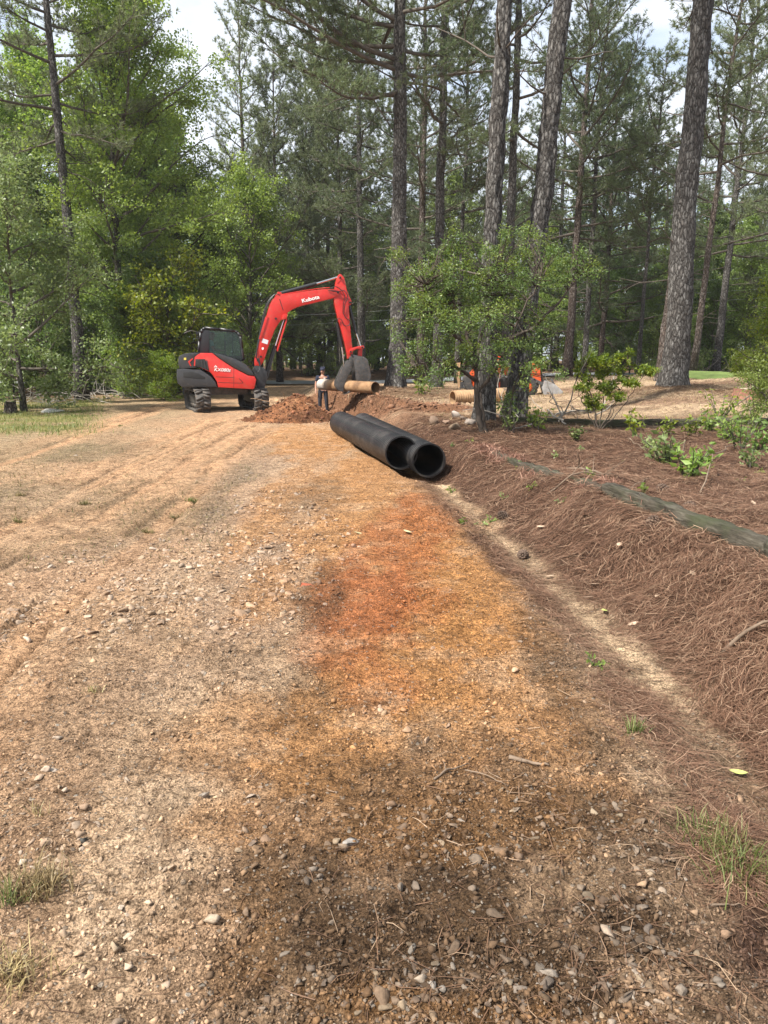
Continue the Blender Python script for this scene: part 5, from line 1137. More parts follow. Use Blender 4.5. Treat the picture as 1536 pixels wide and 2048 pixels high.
# ------------------------------------------------------------------ heap of dug clay, loose earth round the trench
def dirt_pile():
    c = np.array([*PY(594, 845, 20.4)[:2]]); n = 64; u = np.linspace(-1, 1, n); X, Y = np.meshgrid(u * 1.75, u * 1.7); x, y = X.ravel(), Y.ravel()
    rr = np.hypot(x / 1.35, y / 1.35) + .45 * (fbm(x * 1.6 + 5, y * 1.6, 4, 101) - .5)
    h = .66 * np.clip(1 - rr, 0, 1) ** .85 - .12 * S((x - .3) / .6) * (rr < 1)
    h = h + (h > .02) * (.22 * (fbm(x * 3.5, y * 3.5, 4, 102, .6) - .5) + .08 * (fbm(x * 11, y * 11, 3, 103, .6) - .5)); g = Hf(x + c[0], y + c[1])
    h = np.where(rr > 1.02, -.06, h); z0 = zat(*c); V = np.stack([x, y, g + h - z0], 1)
    k = fbm(x * 4, y * 4, 4, 104); colr = lerpc(np.repeat(np.array([[.27, .12, .057]]), len(x), 0), S((k - .42) / .2), (.14, .063, .032)); colr = lerpc(colr, .6 * S((fbm(x * 2, y * 2, 3, 105) - .58) / .1), (.34, .18, .09))
    i = np.arange(n - 1)[:, None] * n + np.arange(n - 1)[None, :]; F = np.stack([i, i + 1, i + n + 1, i + n], -1).reshape(-1, 4)
    o = npmesh('dirt_pile', V, F, M['soil'], None, False, np.hstack([colr, np.full((len(x), 1), .15)])); o.location = (*c, z0); tag(o, 'heap of freshly dug red brown clay beside the excavator track', 'dirt pile')
    r = np.random.default_rng(106); m = 2600; a = r.uniform(0, 6.28, m); q = 1.5 * r.uniform(0, 1, m) ** .7; px_, py_ = q * np.cos(a), q * np.sin(a)
    ix = np.clip(((px_ / 1.75 + 1) / 2 * (n - 1)).round().astype(int), 0, n - 1); iy = np.clip(((py_ / 1.7 + 1) / 2 * (n - 1)).round().astype(int), 0, n - 1)
    zz = np.maximum(V[:, 2].reshape(n, n)[iy, ix], (Hf(px_ + c[0], py_ + c[1]) - z0)); s = np.clip(.012 * np.exp(r.normal(0, .6, m)), .005, .05)
    LV, LF = lumps(np.stack([px_, py_, zz + s * .2], 1), s, r, ICOV, ICOF, .3, .75); cc = np.array([[.20, .088, .043]]) * r.uniform(.5, 1.25, (m, 1)) * (1 + r.normal(0, .06, (m, 3)))
    k_ = npmesh('clay_clods', LV, LF, M['stone'], o, False, np.repeat(cc, len(ICOV), 0)); k_['kind'] = 'stuff'
    for q in range(5):
        a0 = np.array([r.uniform(-.7, .7), r.uniform(-1.0, -.1), 0]); a0[2] = .30 + .2 * r.uniform(); pts = bent(a0, (r.normal(), -.5, r.normal(0, .3)), r.uniform(.5, 1.1), 6, r, -.3, .5)
        mb = MB(); mb.tube(pts, np.linspace(.012, .005, 7), 5); mb.build('root', M['root'], o, True)
M['root'] = plain('root', (.30, .19, .11), .9, var=.3, scale=10)
dirt_pile()
def loose_earth():
    r = np.random.default_rng(107); m = 5200; s_ = r.uniform(0, 1, m); P = np.array(TRENCH); f = s_ * (len(P) - 1); i = np.minimum(f.astype(int), len(P) - 2); t = (f - i)[:, None]; b = P[i] * (1 - t) + P[i + 1] * t + r.normal(0, .75, (m, 2))
    x, y = b[:, 0], b[:, 1]; keep = (np.hypot(x - 1.6, y - 99) > 0); s = np.clip(.022 * np.exp(r.normal(0, .6, m)), .008, .11)
    LV, LF = lumps(np.stack([x, y, Hf(x, y) + s * .15], 1), s, r, ICOV, ICOF, .3, .75); cc = soil_color(x, y)[0] * r.uniform(.6, 1.3, (m, 1)); tag(npmesh('loose_earth', LV, LF, M['stone'], None, False, np.repeat(cc, len(ICOV), 0)), 'crumbled earth and clods along the dug trench', kind='stuff')
    # bark and needle litter over the trench edges and round the pines
    x = np.concatenate([r.normal(.6, 1.3, 9000), r.normal(7.3, 1.1, 5000), r.normal(2.6, .9, 5000)]); y = np.concatenate([r.normal(24.5, 1.6, 9000), r.normal(18.2, .8, 5000), r.normal(15.0, .8, 5000)]); n = len(x)
    k = seg_dist(x, y, TRENCH) > .55; x, y = x[k], y[k]; n = len(x)
    o = straw('pine_litter', x, y, Hf(x, y) + r.uniform(0, .05, n), r.uniform(.1, .22, n), np.full(n, .007), r, None, M['straw'], tilt=.3); tag(o, 'brown needle litter heaped round the pine feet', kind='stuff')
loose_earth()

# ------------------------------------------------------------------ timbers edging the bank
def timbermat():
    m, t, b, o = newmat('weathered_timber'); v = coords(t, (1.2, 9, 9)); n = noise(t, v, 3, 8, .7); r_ = ramp(t, n, [(.32, (.016, .014, .011)), (.5, (.065, .056, .042)), (.70, (.15, .135, .105))])
    v2 = coords(t); n2 = noise(t, v2, 2.2, 5, .65); k = ramp(t, n2, [(.46, (0, 0, 0)), (.62, (.75,) * 3)]); c = mixc(t, k.outputs['Color'], r_.outputs['Color'], (.055, .062, .032)); t.links.new(c, b.inputs['Base Color']); b.inputs['Roughness'].default_value = .92; b.inputs['Specular IOR Level'].default_value = .15; bump(t, b, n, .9, .03); return m
M['timber'] = timbermat()
def timber(p, q, w_, h_, label, group, seed, sink=.02):
    r = np.random.default_rng(seed); p, q = np.array(p, float), np.array(q, float); L = np.linalg.norm(q - p); nL, nw = int(L / .03), 5
    prof = []
    for k in range(4):
        for j in range(nw):
            f = j / nw; prof.append([(-1 + 2 * f, 1), (1, 1 - 2 * f), (1 - 2 * f, -1), (-1, -1 + 2 * f)][k])
    prof = np.array(prof) * np.array([.5, .5]); cl = np.abs(prof).sum(1) > .88; prof[cl] *= .93
    s = np.linspace(0, L, nL); m = len(prof); A = np.arange(m)
    rough = (vnoise(s[:, None] * 2.2 + 0 * A, A[None, :] * .8 + 0 * s[:, None], seed) - .5) * .020 + (vnoise(s[:, None] * 9, A[None, :] * 1.7 + 0 * s[:, None], seed + 1) - .5) * .016
    dent = 1 - .30 * (vnoise(s[:, None] * 1.1 + 3, A[None, :] * .3 + 0 * s[:, None], seed + 2) > .74)
    V = np.stack([np.repeat(s[:, None], m, 1), prof[None, :, 0] * w_ * (1 + 0 * s[:, None]) + rough * np.sign(prof[None, :, 0]), (prof[None, :, 1] * h_ + rough) * np.where(prof[None, :, 1] > 0, dent, 1)], -1).reshape(-1, 3)
    i = np.arange(nL - 1)[:, None] * m + A[None, :]; j = np.arange(nL - 1)[:, None] * m + (A[None, :] + 1) % m; F = [np.stack([i, j, j + m, i + m], -1).reshape(-1, 4)]
    V = np.vstack([V, [0, 0, 0], [L, 0, 0]]); a, b = nL * m, nL * m + 1; F.append(np.vstack([np.stack([(A + 1) % m, A, np.full(m, a)], -1), np.stack([(nL - 1) * m + A, (nL - 1) * m + (A + 1) % m, np.full(m, b)], -1)]))
    o = npmesh('timber', V, F, M['timber'], None, False); o.location = p; o.rotation_euler = Vector((q - p)).to_track_quat('X', 'Z').to_euler(); return tag(o, label, 'timber', group)
def edge(y, dz=0): x = float(np.interp(y, YT, XT)); return np.array([x, y, zat(x + .15, y) + .03 + dz])
G = 'old timbers edging the bank'
timber(edge(2.1), edge(4.48), .14, .17, 'weathered timber edging the bank, cut by the right edge of the picture', G, 1)
timber(edge(4.52, -.01), edge(6.85), .14, .17, 'mossy grey timber along the needle bank, nearest whole one', G, 2)
timber(edge(6.9, -.025), edge(9.0, -.04), .14, .16, 'half buried timber in the middle of the needle bank', G, 3)
timber(edge(9.05, -.05), edge(11.2, -.07), .14, .16, 'timber nearly covered by needles, end of the row by the holly', G, 4)
def tpt(px, py, Y): q = at_px(px, Y); return q + np.array([0, 0, .05])
timber(tpt(1005, 0, 14.2), tpt(1190, 0, 14.1), .15, .13, 'pale low timber behind the azalea, far edge of the needle bed', 'timbers on the far edge of the needle bed', 5)
timber(tpt(1195, 0, 14.0), tpt(1400, 0, 13.9), .15, .14, 'dark timber right of the azalea on the far edge of the needle bed', 'timbers on the far edge of the needle bed', 6)
timber(tpt(1405, 0, 13.9), tpt(1640, 0, 13.8), .15, .14, 'dark timber running out at the right edge beyond the needle bed', 'timbers on the far edge of the needle bed', 7)

# ------------------------------------------------------------------ small holly tree and azalea: stems and lobes of leaves
def lobed_shrub(name, Y, stems, lobes, ncl, nleaf, leaf, mats, label, cat, seed, r0=.05, clump=.16, aspect=.42, thick=.8, tipk=.35):
    r = np.random.default_rng(seed); base = PY(*stems[0][0][:2], Y); base[2] = zat(base[0], base[1]) - .03
    root = empty(name, base); tag(root, label, cat); S_ = []; mb = None; allp = []
    for k, st in enumerate(stems):
        P = np.array([PY(q[0], q[1], Y + (q[2] if len(q) > 2 else 0)) for q in st]) - base; t = np.linspace(0, len(P) - 1, 4 * len(P)); Q = np.stack([np.interp(t, np.arange(len(P)), P[:, j]) for j in range(3)], 1); Q[1:-1] += r.normal(0, .012, (len(Q) - 2, 3))
        rk = r0 * (1 if k == 0 else .62); mb = MB(); mb.tube(Q, np.linspace(rk, rk * .28, len(Q)) * (1 + .12 * r.normal(0, 1, len(Q))), 8); mb.build('stem', M['holly_bark'], root, True); allp.append(Q)
    allp = np.vstack(allp); cen, tip = [], []
    area = np.array([l[2] * l[3] for l in lobes], float); area /= area.sum()
    for l, a_ in zip(lobes, area):
        m = max(4, int(ncl * a_)); c = PY(l[0], l[1], Y + (l[4] if len(l) > 4 else 0)) - base; sx, sz = l[2] / FOC * Y, l[3] / FOC * Y; v = unit(r.normal(0, 1, (m, 3))) * r.uniform(.1, 1.25, (m, 1)) ** .6
        cen.append(c + v * np.array([sx, thick * max(sx, sz), sz])); tip.append(v[:, 2])
    cen = np.vstack(cen); tip = np.concatenate(tip); mb = MB()
    for c in cen:
        d = np.linalg.norm(allp - c, axis=1) + .5 * np.maximum(0, allp[:, 2] - c[2]); q = allp[np.argmin(d)]; pts = np.array([q * (1 - t) + c * t for t in np.linspace(0, 1, 5)]); pts[1:4] += r.normal(0, .03 * np.linalg.norm(c - q), (3, 3)); mb.tube(pts, np.linspace(.011, .003, 5), 4, False)
    tw = mb.build('twigs', M['holly_bark'], root, True); tw['kind'] = 'stuff'
    per = np.maximum(6, (nleaf / len(cen) * r.uniform(.4, 1.6, len(cen))).astype(int)); ps = np.repeat(np.arange(len(cen)), per); off = unit(r.normal(0, 1, (len(ps), 3))) * r.uniform(0, 1, (len(ps), 1)) ** .5 * clump
    istip = (tip[ps] + r.normal(0, .3, len(ps))) > (1 - 2 * tipk)
    for nm, mt, sel in (('crown', mats[0], ~istip), ('young_leaves', mats[1], istip)):
        if sel.sum() == 0: continue
        V, F = leaf_mesh((cen[ps] + off)[sel], leaf, r, .55, aspect); o = npmesh(nm, V, F, M[mt], root); o['kind'] = 'stuff'
    return root
M['holly_bark'] = plain('holly_bark', (.075, .060, .048), .9, var=.4, scale=14, spec=.2, bmp=.4)
lobed_shrub('holly_tree', 12.9,
  [[(966, 876), (958, 830), (953, 780), (951, 735, .05), (940, 690, .1), (925, 640, .1), (905, 590, .2)], [(955, 785), (985, 748, -.1), (1003, 718, -.15), (1018, 680, -.2), (1045, 620, -.2), (1080, 560, -.2)], [(951, 735), (958, 690, .2), (975, 630, .3), (985, 560, .3)],
   [(945, 700), (905, 665, -.1), (872, 625, -.1), (850, 570, 0)], [(950, 760), (915, 735, -.2), (870, 720, -.3), (830, 730, -.3)], [(1018, 680), (1070, 655, .1), (1130, 590, .1), (1170, 540, .1)], [(975, 876), (968, 840, -.05), (962, 800, -.08), (958, 770, 0)], [(1010, 870), (1018, 830), (1025, 780), (1040, 740)]],
  [(880, 555, 62, 40), (945, 585, 50, 38, .3), (1030, 545, 52, 36), (1075, 500, 46, 24), (1140, 530, 42, 24, .2), (1180, 545, 26, 18), (1100, 560, 38, 20, -.2), (845, 620, 46, 34, -.3), (905, 645, 55, 26, -.5), (985, 640, 52, 30, -.2), (1040, 620, 42, 26, .3), (900, 505, 44, 20, .2), (985, 505, 34, 24, .4), (815, 585, 26, 30), (800, 520, 22, 16, .3), (1050, 690, 46, 18, .2), (850, 695, 42, 20, -.3), (930, 705, 46, 14, -.4), (1000, 690, 36, 16, -.3), (1085, 650, 30, 16), (1065, 735, 52, 9, -.3), (830, 740, 30, 14, -.2), (865, 765, 30, 10, -.3), (1010, 745, 30, 10, -.2), (1020, 800, 18, 20), (1120, 745, 26, 7, -.3), (1015, 470, 26, 12, .2), (1165, 500, 18, 12), (800, 660, 24, 18, .2), (800, 715, 16, 12), (870, 590, 60, 50, .6), (1000, 590, 60, 46, .6), (885, 738, 40, 16, -.4), (1000, 722, 34, 14, -.3), (1045, 772, 30, 9, -.3), (950, 735, 30, 12, .3), (905, 470, 30, 14, .2), (1050, 470, 30, 12, .2)],
  640, 33000, .042, ('leaf_holly', 'leaf_holly_tip'), 'small glossy leaved holly tree with dark twin stems at the bank edge', 'tree', 200, .055, .13)
lobed_shrub('azalea_bush', 13.3,
  [[(1197, 862), (1188, 820), (1178, 770), (1170, 735)], [(1197, 862), (1205, 810), (1208, 760), (1205, 730)], [(1199, 862), (1225, 815), (1245, 770), (1255, 725)], [(1199, 862), (1240, 820), (1270, 775), (1295, 742)], [(1195, 862), (1170, 815), (1158, 785), (1152, 760)], [(1198, 862), (1218, 840), (1235, 800), (1240, 780)]],
  [(1192, 722, 34, 12), (1250, 712, 18, 14), (1290, 738, 26, 9), (1168, 768, 16, 22), (1212, 775, 20, 20), (1255, 762, 20, 12), (1188, 805, 20, 14), (1228, 742, 18, 8), (1156, 735, 8, 16), (1300, 745, 10, 8), (1240, 795, 12, 10), (1205, 745, 16, 8)],
  170, 8000, .05, ('leaf_yellow', 'leaf_yellow'), 'young bright leaved azalea bush on bare fanning stems beyond the bank', 'bush', 201, .018, .065, .45, .8, .7)

# ------------------------------------------------------------------ low plants on the needle bed
def seedling(seed, n, h, leaf, mat, spread=.5):
    r = np.random.default_rng(seed); st = MB(); P = []
    for k in range(max(2, n // 14)):
        a = r.uniform(0, 6.28); q = bent((r.normal(0, .02), r.normal(0, .02), -.01), (math.cos(a) * spread, math.sin(a) * spread, 1), h * r.uniform(.6, 1), 4, r, .1, .25); st.tube(q, np.linspace(.006, .002, 5), 4, False)
        for m in range(14): c, d = lerp_on(q, min(.25 + .75 * m / 14, .99)); P.append(c + r.normal(0, .012 + .02 * h, 3))
    V, F = leaf_mesh(np.array(P), leaf, r, .6, .5); a, b = st.build('stem', M['branch_bark'], None, True), npmesh('leaves', V, F, M[mat]); a['kind'] = b['kind'] = 'stuff'
    return Kind([a, b])
SD = [seedling(301, 150, .42, .075, 'leaf_silver', .7), seedling(302, 90, .30, .06, 'leaf_bright', .6), seedling(303, 36, .14, .05, 'leaf_bright', .8), seedling(304, 120, .5, .05, 'leaf_holly', .5)]
def low(k, px, py, sc, label, mat=None, group=None, i=0):
    p = onground(px, py, .35); p[2] = float(Hf(p[:1], p[1:2])[0]); root = empty('low_plant', p, i * 1.3); sc = sc * (1.55 if k != 2 else 1.0); root.scale = (sc,) * 3; tag(root, label, 'plant', group)
    for nm, me in SD[k].me:
        o = link(bpy.data.objects.new(nm, me), root); o['kind'] = 'stuff'
        if nm == 'leaves' and mat: o.material_slots[0].link = 'OBJECT'; o.material_slots[0].material = M[mat]
low(0, 1330, 925, .9, 'low silvery leaved plant on the needle bed, left of a close pair'); low(0, 1375, 955, .85, 'broad leaved low plant on the needle bed, right of a close pair', 'leaf_bright', i=1)
low(0, 1455, 880, .95, 'leafy green plant on the needle bed near the right edge', 'leaf_bright', i=2); low(0, 1420, 862, .8, 'loose green plant by the dark timber, right of the azalea', 'leaf_bright', i=3); low(1, 1270, 862, 1.0, 'small light green plant at the right foot of the azalea', 'leaf_yellow', i=4)
low(1, 1075, 862, 1.1, 'low green plant between holly and azalea', i=5); low(1, 1380, 870, .9, 'small pale sprig plant on the needle bed beside the leafy ones', 'leaf_yellow', i=6); low(3, 1480, 905, 1.0, 'thin stemmed green plant in front of the leafy plant at right', 'leaf_mid', i=7)
low(3, 1505, 850, 1.2, 'tall loose weed beside the low right edge bush', 'leaf_bright', i=8); low(1, 845, 790, 1.5, 'bright low sprig just left of the holly foliage', 'leaf_bright', i=9); low(3, 1020, 868, 1.0, 'small dark leaved plant right at the holly foot', 'leaf_holly', i=10); low(1, 1330, 868, .8, 'pale green sprig by the dark timber', 'leaf_yellow', i=11)
low(0, 1520, 905, .8, 'leafy green plant cut by the right edge above the timber row', 'leaf_mid', i=21); low(0, 1300, 905, .6, 'small silvery plant left of the close pair on the needle bed', i=22); low(3, 1440, 845, 1.1, 'upright green weed behind the leafy plants near the dark timber', 'leaf_yellow', i=23); low(1, 1500, 940, .8, 'low sprig near the right edge above the timber row', 'leaf_silver', i=24)
low(0, 1150, 880, .5, 'low grey green plant left of the azalea foot', 'leaf_holly', i=25); low(1, 850, 770, 1.3, 'small green plant under the left side of the holly', 'leaf_mid', i=12)
SEEDS = [(905, 893, 'on the bank right of the pipe ends, upper left of a pair'), (938, 885, 'on the bank right of the pipe ends, upper right of a pair'), (1035, 938, 'beside the far timber'), (1092, 947, 'at the broken end of the timber row'), (905, 985, 'at the ditch just below the right pipe'), (925, 1045, 'on the road edge, left of two by the ditch cone'), (960, 1050, 'on the road edge, right of two by the ditch cone'), (868, 948, 'in the mouth of the right pipe'), (1195, 1335, 'on the road edge beside the sand channel'), (1165, 905, 'in front of the azalea, left one'), (1240, 925, 'in front of the azalea, right one'), (1515, 945, 'at the right edge above the timber'), (1110, 915, 'left of the short thick branch'), (985, 1045, 'in the ditch bottom near the cone'), (1290, 990, 'just above the mossy timber'), (1120, 1010, 'on the bank face below the curved branch'), (1060, 985, 'on the upper bank face'), (1180, 960, 'right by the short thick branch'), (1010, 1000, 'on the bank foot above the cone'), (1420, 940, 'right of the broad leaved plant'), (1480, 960, 'below the thin stemmed plant')]
for i, (px, py, wh) in enumerate(SEEDS):
    low(2, px, py, .7 + .25 * ((i * 37) % 5) / 4, 'tiny green seedling ' + wh, 'leaf_bright' if i % 3 else 'leaf_silver', 'seedlings on the bank', i)

# ------------------------------------------------------------------ sticks, cones, fallen leaves, stumps
M['dead_wood'] = plain('dead_wood', (.17, .125, .09), .9, var=.4, scale=12, spec=.15, bmp=.3)
def stick(px0, py0, px1, py1, rad, label, z0=.35, lift=.02, twigs=2, seed=1, group=None, name='fallen_branch', mat='dead_wood', arch=0.0):
    r = np.random.default_rng(seed); a, b = onground(px0, py0, z0), onground(px1, py1, z0); t = np.linspace(0, 1, 12)[:, None]; P = a * (1 - t) + b * t; L = np.linalg.norm(b - a); P[1:-1] += np.cumsum(r.normal(0, .010 * L, (10, 3)), 0) * np.sin(t[1:-1] * np.pi)
    P[:, 2] = np.maximum(P[:, 2], Hf(P[:, 0], P[:, 1]) + rad * .7) + lift * np.sin(t[:, 0] * np.pi * .9) + arch * t[:, 0]; o0 = P[0].copy(); P -= o0
    root = empty(name, o0); tag(root, label, 'branch', group); mb = MB(); mb.tube(P, np.linspace(rad, rad * .45, 12), 7); mb.build('limb', M[mat], root, True)
    for k in range(twigs):
        q, d = lerp_on(P, r.uniform(.25, .85)); mb = MB(); mb.tube(bent(q, unit(d + r.normal(0, .6, 3) + np.array([0, 0, .3])), L * r.uniform(.2, .4), 5, r, -.1, .3), np.linspace(rad * .5, rad * .2, 6), 5); mb.build('twig', M[mat], root, True)
    return root
stick(1135, 938, 1222, 954, .020, 'short thick fallen branch lying above the timber row', twigs=1, seed=1)
stick(1095, 995, 1235, 962, .010, 'thin curved dead branch lying across the timber', twigs=3, seed=2, lift=.05)
stick(1445, 1312, 1560, 1268, .012, 'dead stick poking up from the needles at the right edge', twigs=0, seed=3, lift=.06)
stick(1090, 785, 1152, 856, .016, 'slanting bare dead limb left of the azalea', .45, .05, 2, 4, arch=0)
stick(1250, 880, 1290, 900, .012, 'small broken branch in front of the azalea', twigs=1, seed=5)
stick(1440, 835, 1570, 800, .02, 'long grey dead branch leaning by the right edge bush', .5, .25, 3, 6)
stick(1400, 985, 1480, 905, .008, 'thin upright twig beside the leafy right plant', .4, .25, 1, 7)
stick(1250, 905, 1330, 918, .008, 'thin dead twig beside the silvery leaved plant', .4, .05, 2, 8)
stick(1018, 1518, 1098, 1534, .010, 'short brown stick lying on the orange part of the drive', 0, .0, 0, 9)
stick(868, 1558, 935, 1528, .005, 'thin crooked twig on the drive left of the brown stick', 0, .01, 1, 10)
stick(930, 1540, 1012, 1572, .003, 'long thin root fibre on the drive below the brown stick', 0, .01, 0, 11)
stick(1420, 1810, 1480, 1815, .004, 'small dark twig at the drive edge by the lowest grass', 0, .005, 0, 12)
stick(1300, 960, 1200, 1000, .007, 'grey twig on the needles behind the timber row', .35, .03, 2, 13)
p0 = onground(1366, 905, .4)
mb = MB(); rr_ = np.random.default_rng(4); mb.tube(bent((0, 0, -.05), (.05, 0, 1), .24, 5, rr_, 0, .1), np.linspace(.02, .012, 6), 6); o = mb.build('sapling_stub', M['dead_wood'], None, True); o.location = p0; tag(o, 'short dark stub standing up from the needle bed', 'stub')
def cone_mesh():
    mb = MB(); r = np.random.default_rng(8)
    for k in range(7):
        f = k / 6; R_ = .034 * math.sin(math.pi * (.18 + .72 * f)) + .006
        for j in range(8):
            a = j * 2 * math.pi / 8 + k * .4; c = np.array([-.05 + .1 * f, R_ * math.cos(a), R_ * math.sin(a)]); nrm = np.array([.35, math.cos(a), math.sin(a)]); nrm /= np.linalg.norm(nrm); tn = np.array([0, -math.sin(a), math.cos(a)]); mb.box(c, (.020, .018, .008), np.stack([nrm, tn, np.cross(nrm, tn)], 1))
    mb.tube(np.array([[-.06, 0, 0], [0, 0, 0], [.06, 0, 0]]), [.008, .022, .006], 8); return mb
M['cone'] = plain('pine_cone', (.10, .065, .045), .9, var=.4, scale=30)
cme = cone_mesh().build('pine_cone', M['cone'], None); cme = cme.data; bpy.data.objects.remove(bpy.data.objects['pine_cone'])
for i, (px, py, lab) in enumerate(((1325, 985, 'dark pine cone on the needles above the timber row'), (1378, 1012, 'pine cone just behind the mossy timber'), (1305, 1055, 'pine cone on the bank face under the timber'), (1006, 1040, 'small pine cone at the ditch edge'), (1046, 1115, 'pine cone lying in the ditch'))):
    p = onground(px, py, .3); p[2] = float(Hf(p[:1], p[1:2])[0]) + .025; o = link(bpy.data.objects.new('pine_cone', cme)); o.location = p; o.rotation_euler = (i, .2, i * 1.9); tag(o, lab, 'pine cone')
def fallen_leaf(L, mat):
    mb = MB(); n = 6; V = []
    for k in range(n + 1): f = k / n; w_ = .22 * L * math.sin(math.pi * min(1, f * .97 + .015)) ** .8; z = .10 * L * (f - .5) ** 2; V += [(f * L, -w_, z + .02 * L), (f * L, 0, z), (f * L, w_, z + .02 * L)]
    F = [(3 * k + j, 3 * k + j + 1, 3 * k + j + 4, 3 * k + j + 3) for k in range(n) for j in (0, 1)]; mb.add(np.array(V), np.array(F)); o = mb.build('fallen_leaf', mat, None, True); me = o.data; bpy.data.objects.remove(o); return me
M['leaf_pale'] = plain('pale_leaf', (.45, .38, .20), .7, var=.2, scale=30); M['leaf_green_fallen'] = plain('green_fallen_leaf', (.38, .42, .12), .7, var=.2, scale=30); M['leaf_tan'] = plain('tan_leaf', (.40, .29, .20), .8, var=.25, scale=30)
FL = [fallen_leaf(.08, M['leaf_pale']), fallen_leaf(.08, M['leaf_green_fallen']), fallen_leaf(.07, M['leaf_tan'])]
for i, (px, py, k, lab) in enumerate(((708, 1068, 0, 'pale leaf lying on the drive, left of two below the pipes'), (822, 1068, 0, 'pale leaf lying on the drive, right of two below the pipes'), (1206, 1224, 1, 'yellow green leaf in the sandy ditch'), (1398, 1386, 1, 'pale green leaf lower down the sandy ditch'), (1495, 1551, 1, 'green leaf on the needles at the right edge'), (1362, 1030, 1, 'bright green leaf on the timber top'),
      (1136, 1125, 2, ''), (1108, 1155, 2, ''), (1165, 1200, 2, ''), (1175, 1035, 2, ''), (1240, 1100, 2, ''), (1255, 1255, 2, ''), (1090, 1060, 2, ''), (1380, 1150, 2, ''), (1310, 1200, 2, ''), (1200, 1160, 2, ''), (1460, 1060, 2, ''), (1510, 1010, 2, ''))):
    p = onground(px, py, .2); p[2] = float(Hf(p[:1], p[1:2])[0]) + .018; o = link(bpy.data.objects.new('fallen_leaf', FL[k])); o.location = p; o.rotation_euler = (.2 * math.sin(i * 3), .25 * math.cos(i * 2), i * 2.3); s = .6 + .1 * p[1]; o.scale = (s,) * 3
    tag(o, lab or 'dry tan leaf scattered on the needle bank', 'leaf', None if lab else 'dry leaves on the bank')
def stump(p, r0, h, label, seed, bark, top):
    r = np.random.default_rng(seed); root = empty('stump', p); tag(root, label, 'stump'); n = 22; th = np.linspace(0, 2 * np.pi, n, endpoint=False); V = []
    zs = (-.08, .0, .25 * h, .6 * h, h)
    for i, z in enumerate(zs): rad = r0 * (1.35 - .35 * S(np.array((z + .05) / h * 1.4))) * (1 + .14 * np.sin(5 * th + seed) + r.normal(0, .04, n)); V.append(np.stack([rad * np.cos(th), rad * np.sin(th), z + (.08 * h * np.sin(th * 2 + seed) if i == 4 else 0) + 0 * th], 1))
    i = np.arange(4)[:, None] * n + np.arange(n)[None, :]; j = np.arange(4)[:, None] * n + (np.arange(n)[None, :] + 1) % n
    npmesh('bark', np.vstack(V), np.stack([i, j, j + n, i + n], -1).reshape(-1, 4), bark, root, False)
    T_ = V[4] * np.array([.93, .93, 1]) + np.array([0, 0, .004]); T_ = np.vstack([T_, [0, 0, T_[:, 2].mean()]]); npmesh('cut_face', T_, np.stack([np.arange(n), (np.arange(n) + 1) % n, np.full(n, n)], -1), top, root, False)
M['cut_wood'] = plain('cut_wood', (.38, .30, .22), .9, var=.3, scale=14); M['red_wood'] = plain('red_wood', (.20, .095, .06), .95, var=.4, scale=12, bmp=.4)
stump(onground(22, 826, 0), .15, .36, 'dark brown tree stump at the left edge of the grass', 1, M['pine_bark_red'], M['cut_wood']); stump(onground(1492, 795, .6), .26, .20, 'low reddish stump with pale rim right of the massive pine', 2, M['red_wood'], M['cut_wood'])
def brush(px, Y, n, label, seed, sx=1.1, h=.7):
    r = np.random.default_rng(seed); p = at_px(px, Y); mb = MB()
    for k in range(n):
        a = r.normal(0, 1, 3) * np.array([sx, .6, .0]); a[2] = r.uniform(0, h * .5); d = unit(r.normal(0, 1, 3) * np.array([1, .7, .5]) + np.array([0, 0, .25])); mb.tube(bent(a, d, r.uniform(.5, 1.8), 6, r, -.1, .5), np.linspace(r.uniform(.008, .02), .004, 7), 5, False)
    o = mb.build('brush_pile', M['grey_twig'], None, True); o.location = p; tag(o, label, 'brush pile', kind='stuff')
M['grey_twig'] = plain('grey_twig', (.26, .235, .20), .9, var=.3, scale=12)
brush(85, 27, 60, 'tangle of dead grey twigs under the silvery tree', 5); brush(255, 31.5, 45, 'low brush heap at the foot of the fork limbed tree', 6, .9, .4); brush(1400, 36, 40, 'pile of cut limbs at the wood edge behind the massive pine', 7, 1.4, .5); brush(1090, 14.6, 26, 'dead twigs tangled between holly and azalea', 8, .45, .4)

# ------------------------------------------------------------------ orange tractor with loader, half hidden behind the pines
M['orange'] = plain('orange_paint', (.55, .075, .016), .4, var=.08, scale=4, dirt=(.35, .2, .12), dirt_amt=.25, coat=.2); M['tyre'] = plain('tyre_rubber', (.03, .029, .028), .85, var=.3, dirt=(.2, .14, .09), dirt_amt=.6); M['bucket_grey'] = plain('bucket_grey', (.33, .32, .31), .5, .4, var=.3, scale=6, dirt=(.30, .2, .13), dirt_amt=.6)
TY = 22.6; tp0 = at_px(1015, TY); ta = math.atan2(-tp0[0], tp0[1]); tr_ = empty('tractor', tp0, ta); tag(tr_, 'orange tractor with loader bucket half hidden behind the two near pines', 'tractor')
tn = np.array([-math.sin(ta), math.cos(ta), 0]); tx = np.array([math.cos(ta), math.sin(ta), 0])
def TP_(px, py, yl):
    d = ray(px, py); o = np.array([0, 0, CAMH]) - tp0; t = (yl - o @ tn) / (d @ tn); q = o + d * t; return np.array([q @ tx, yl, q[2]])
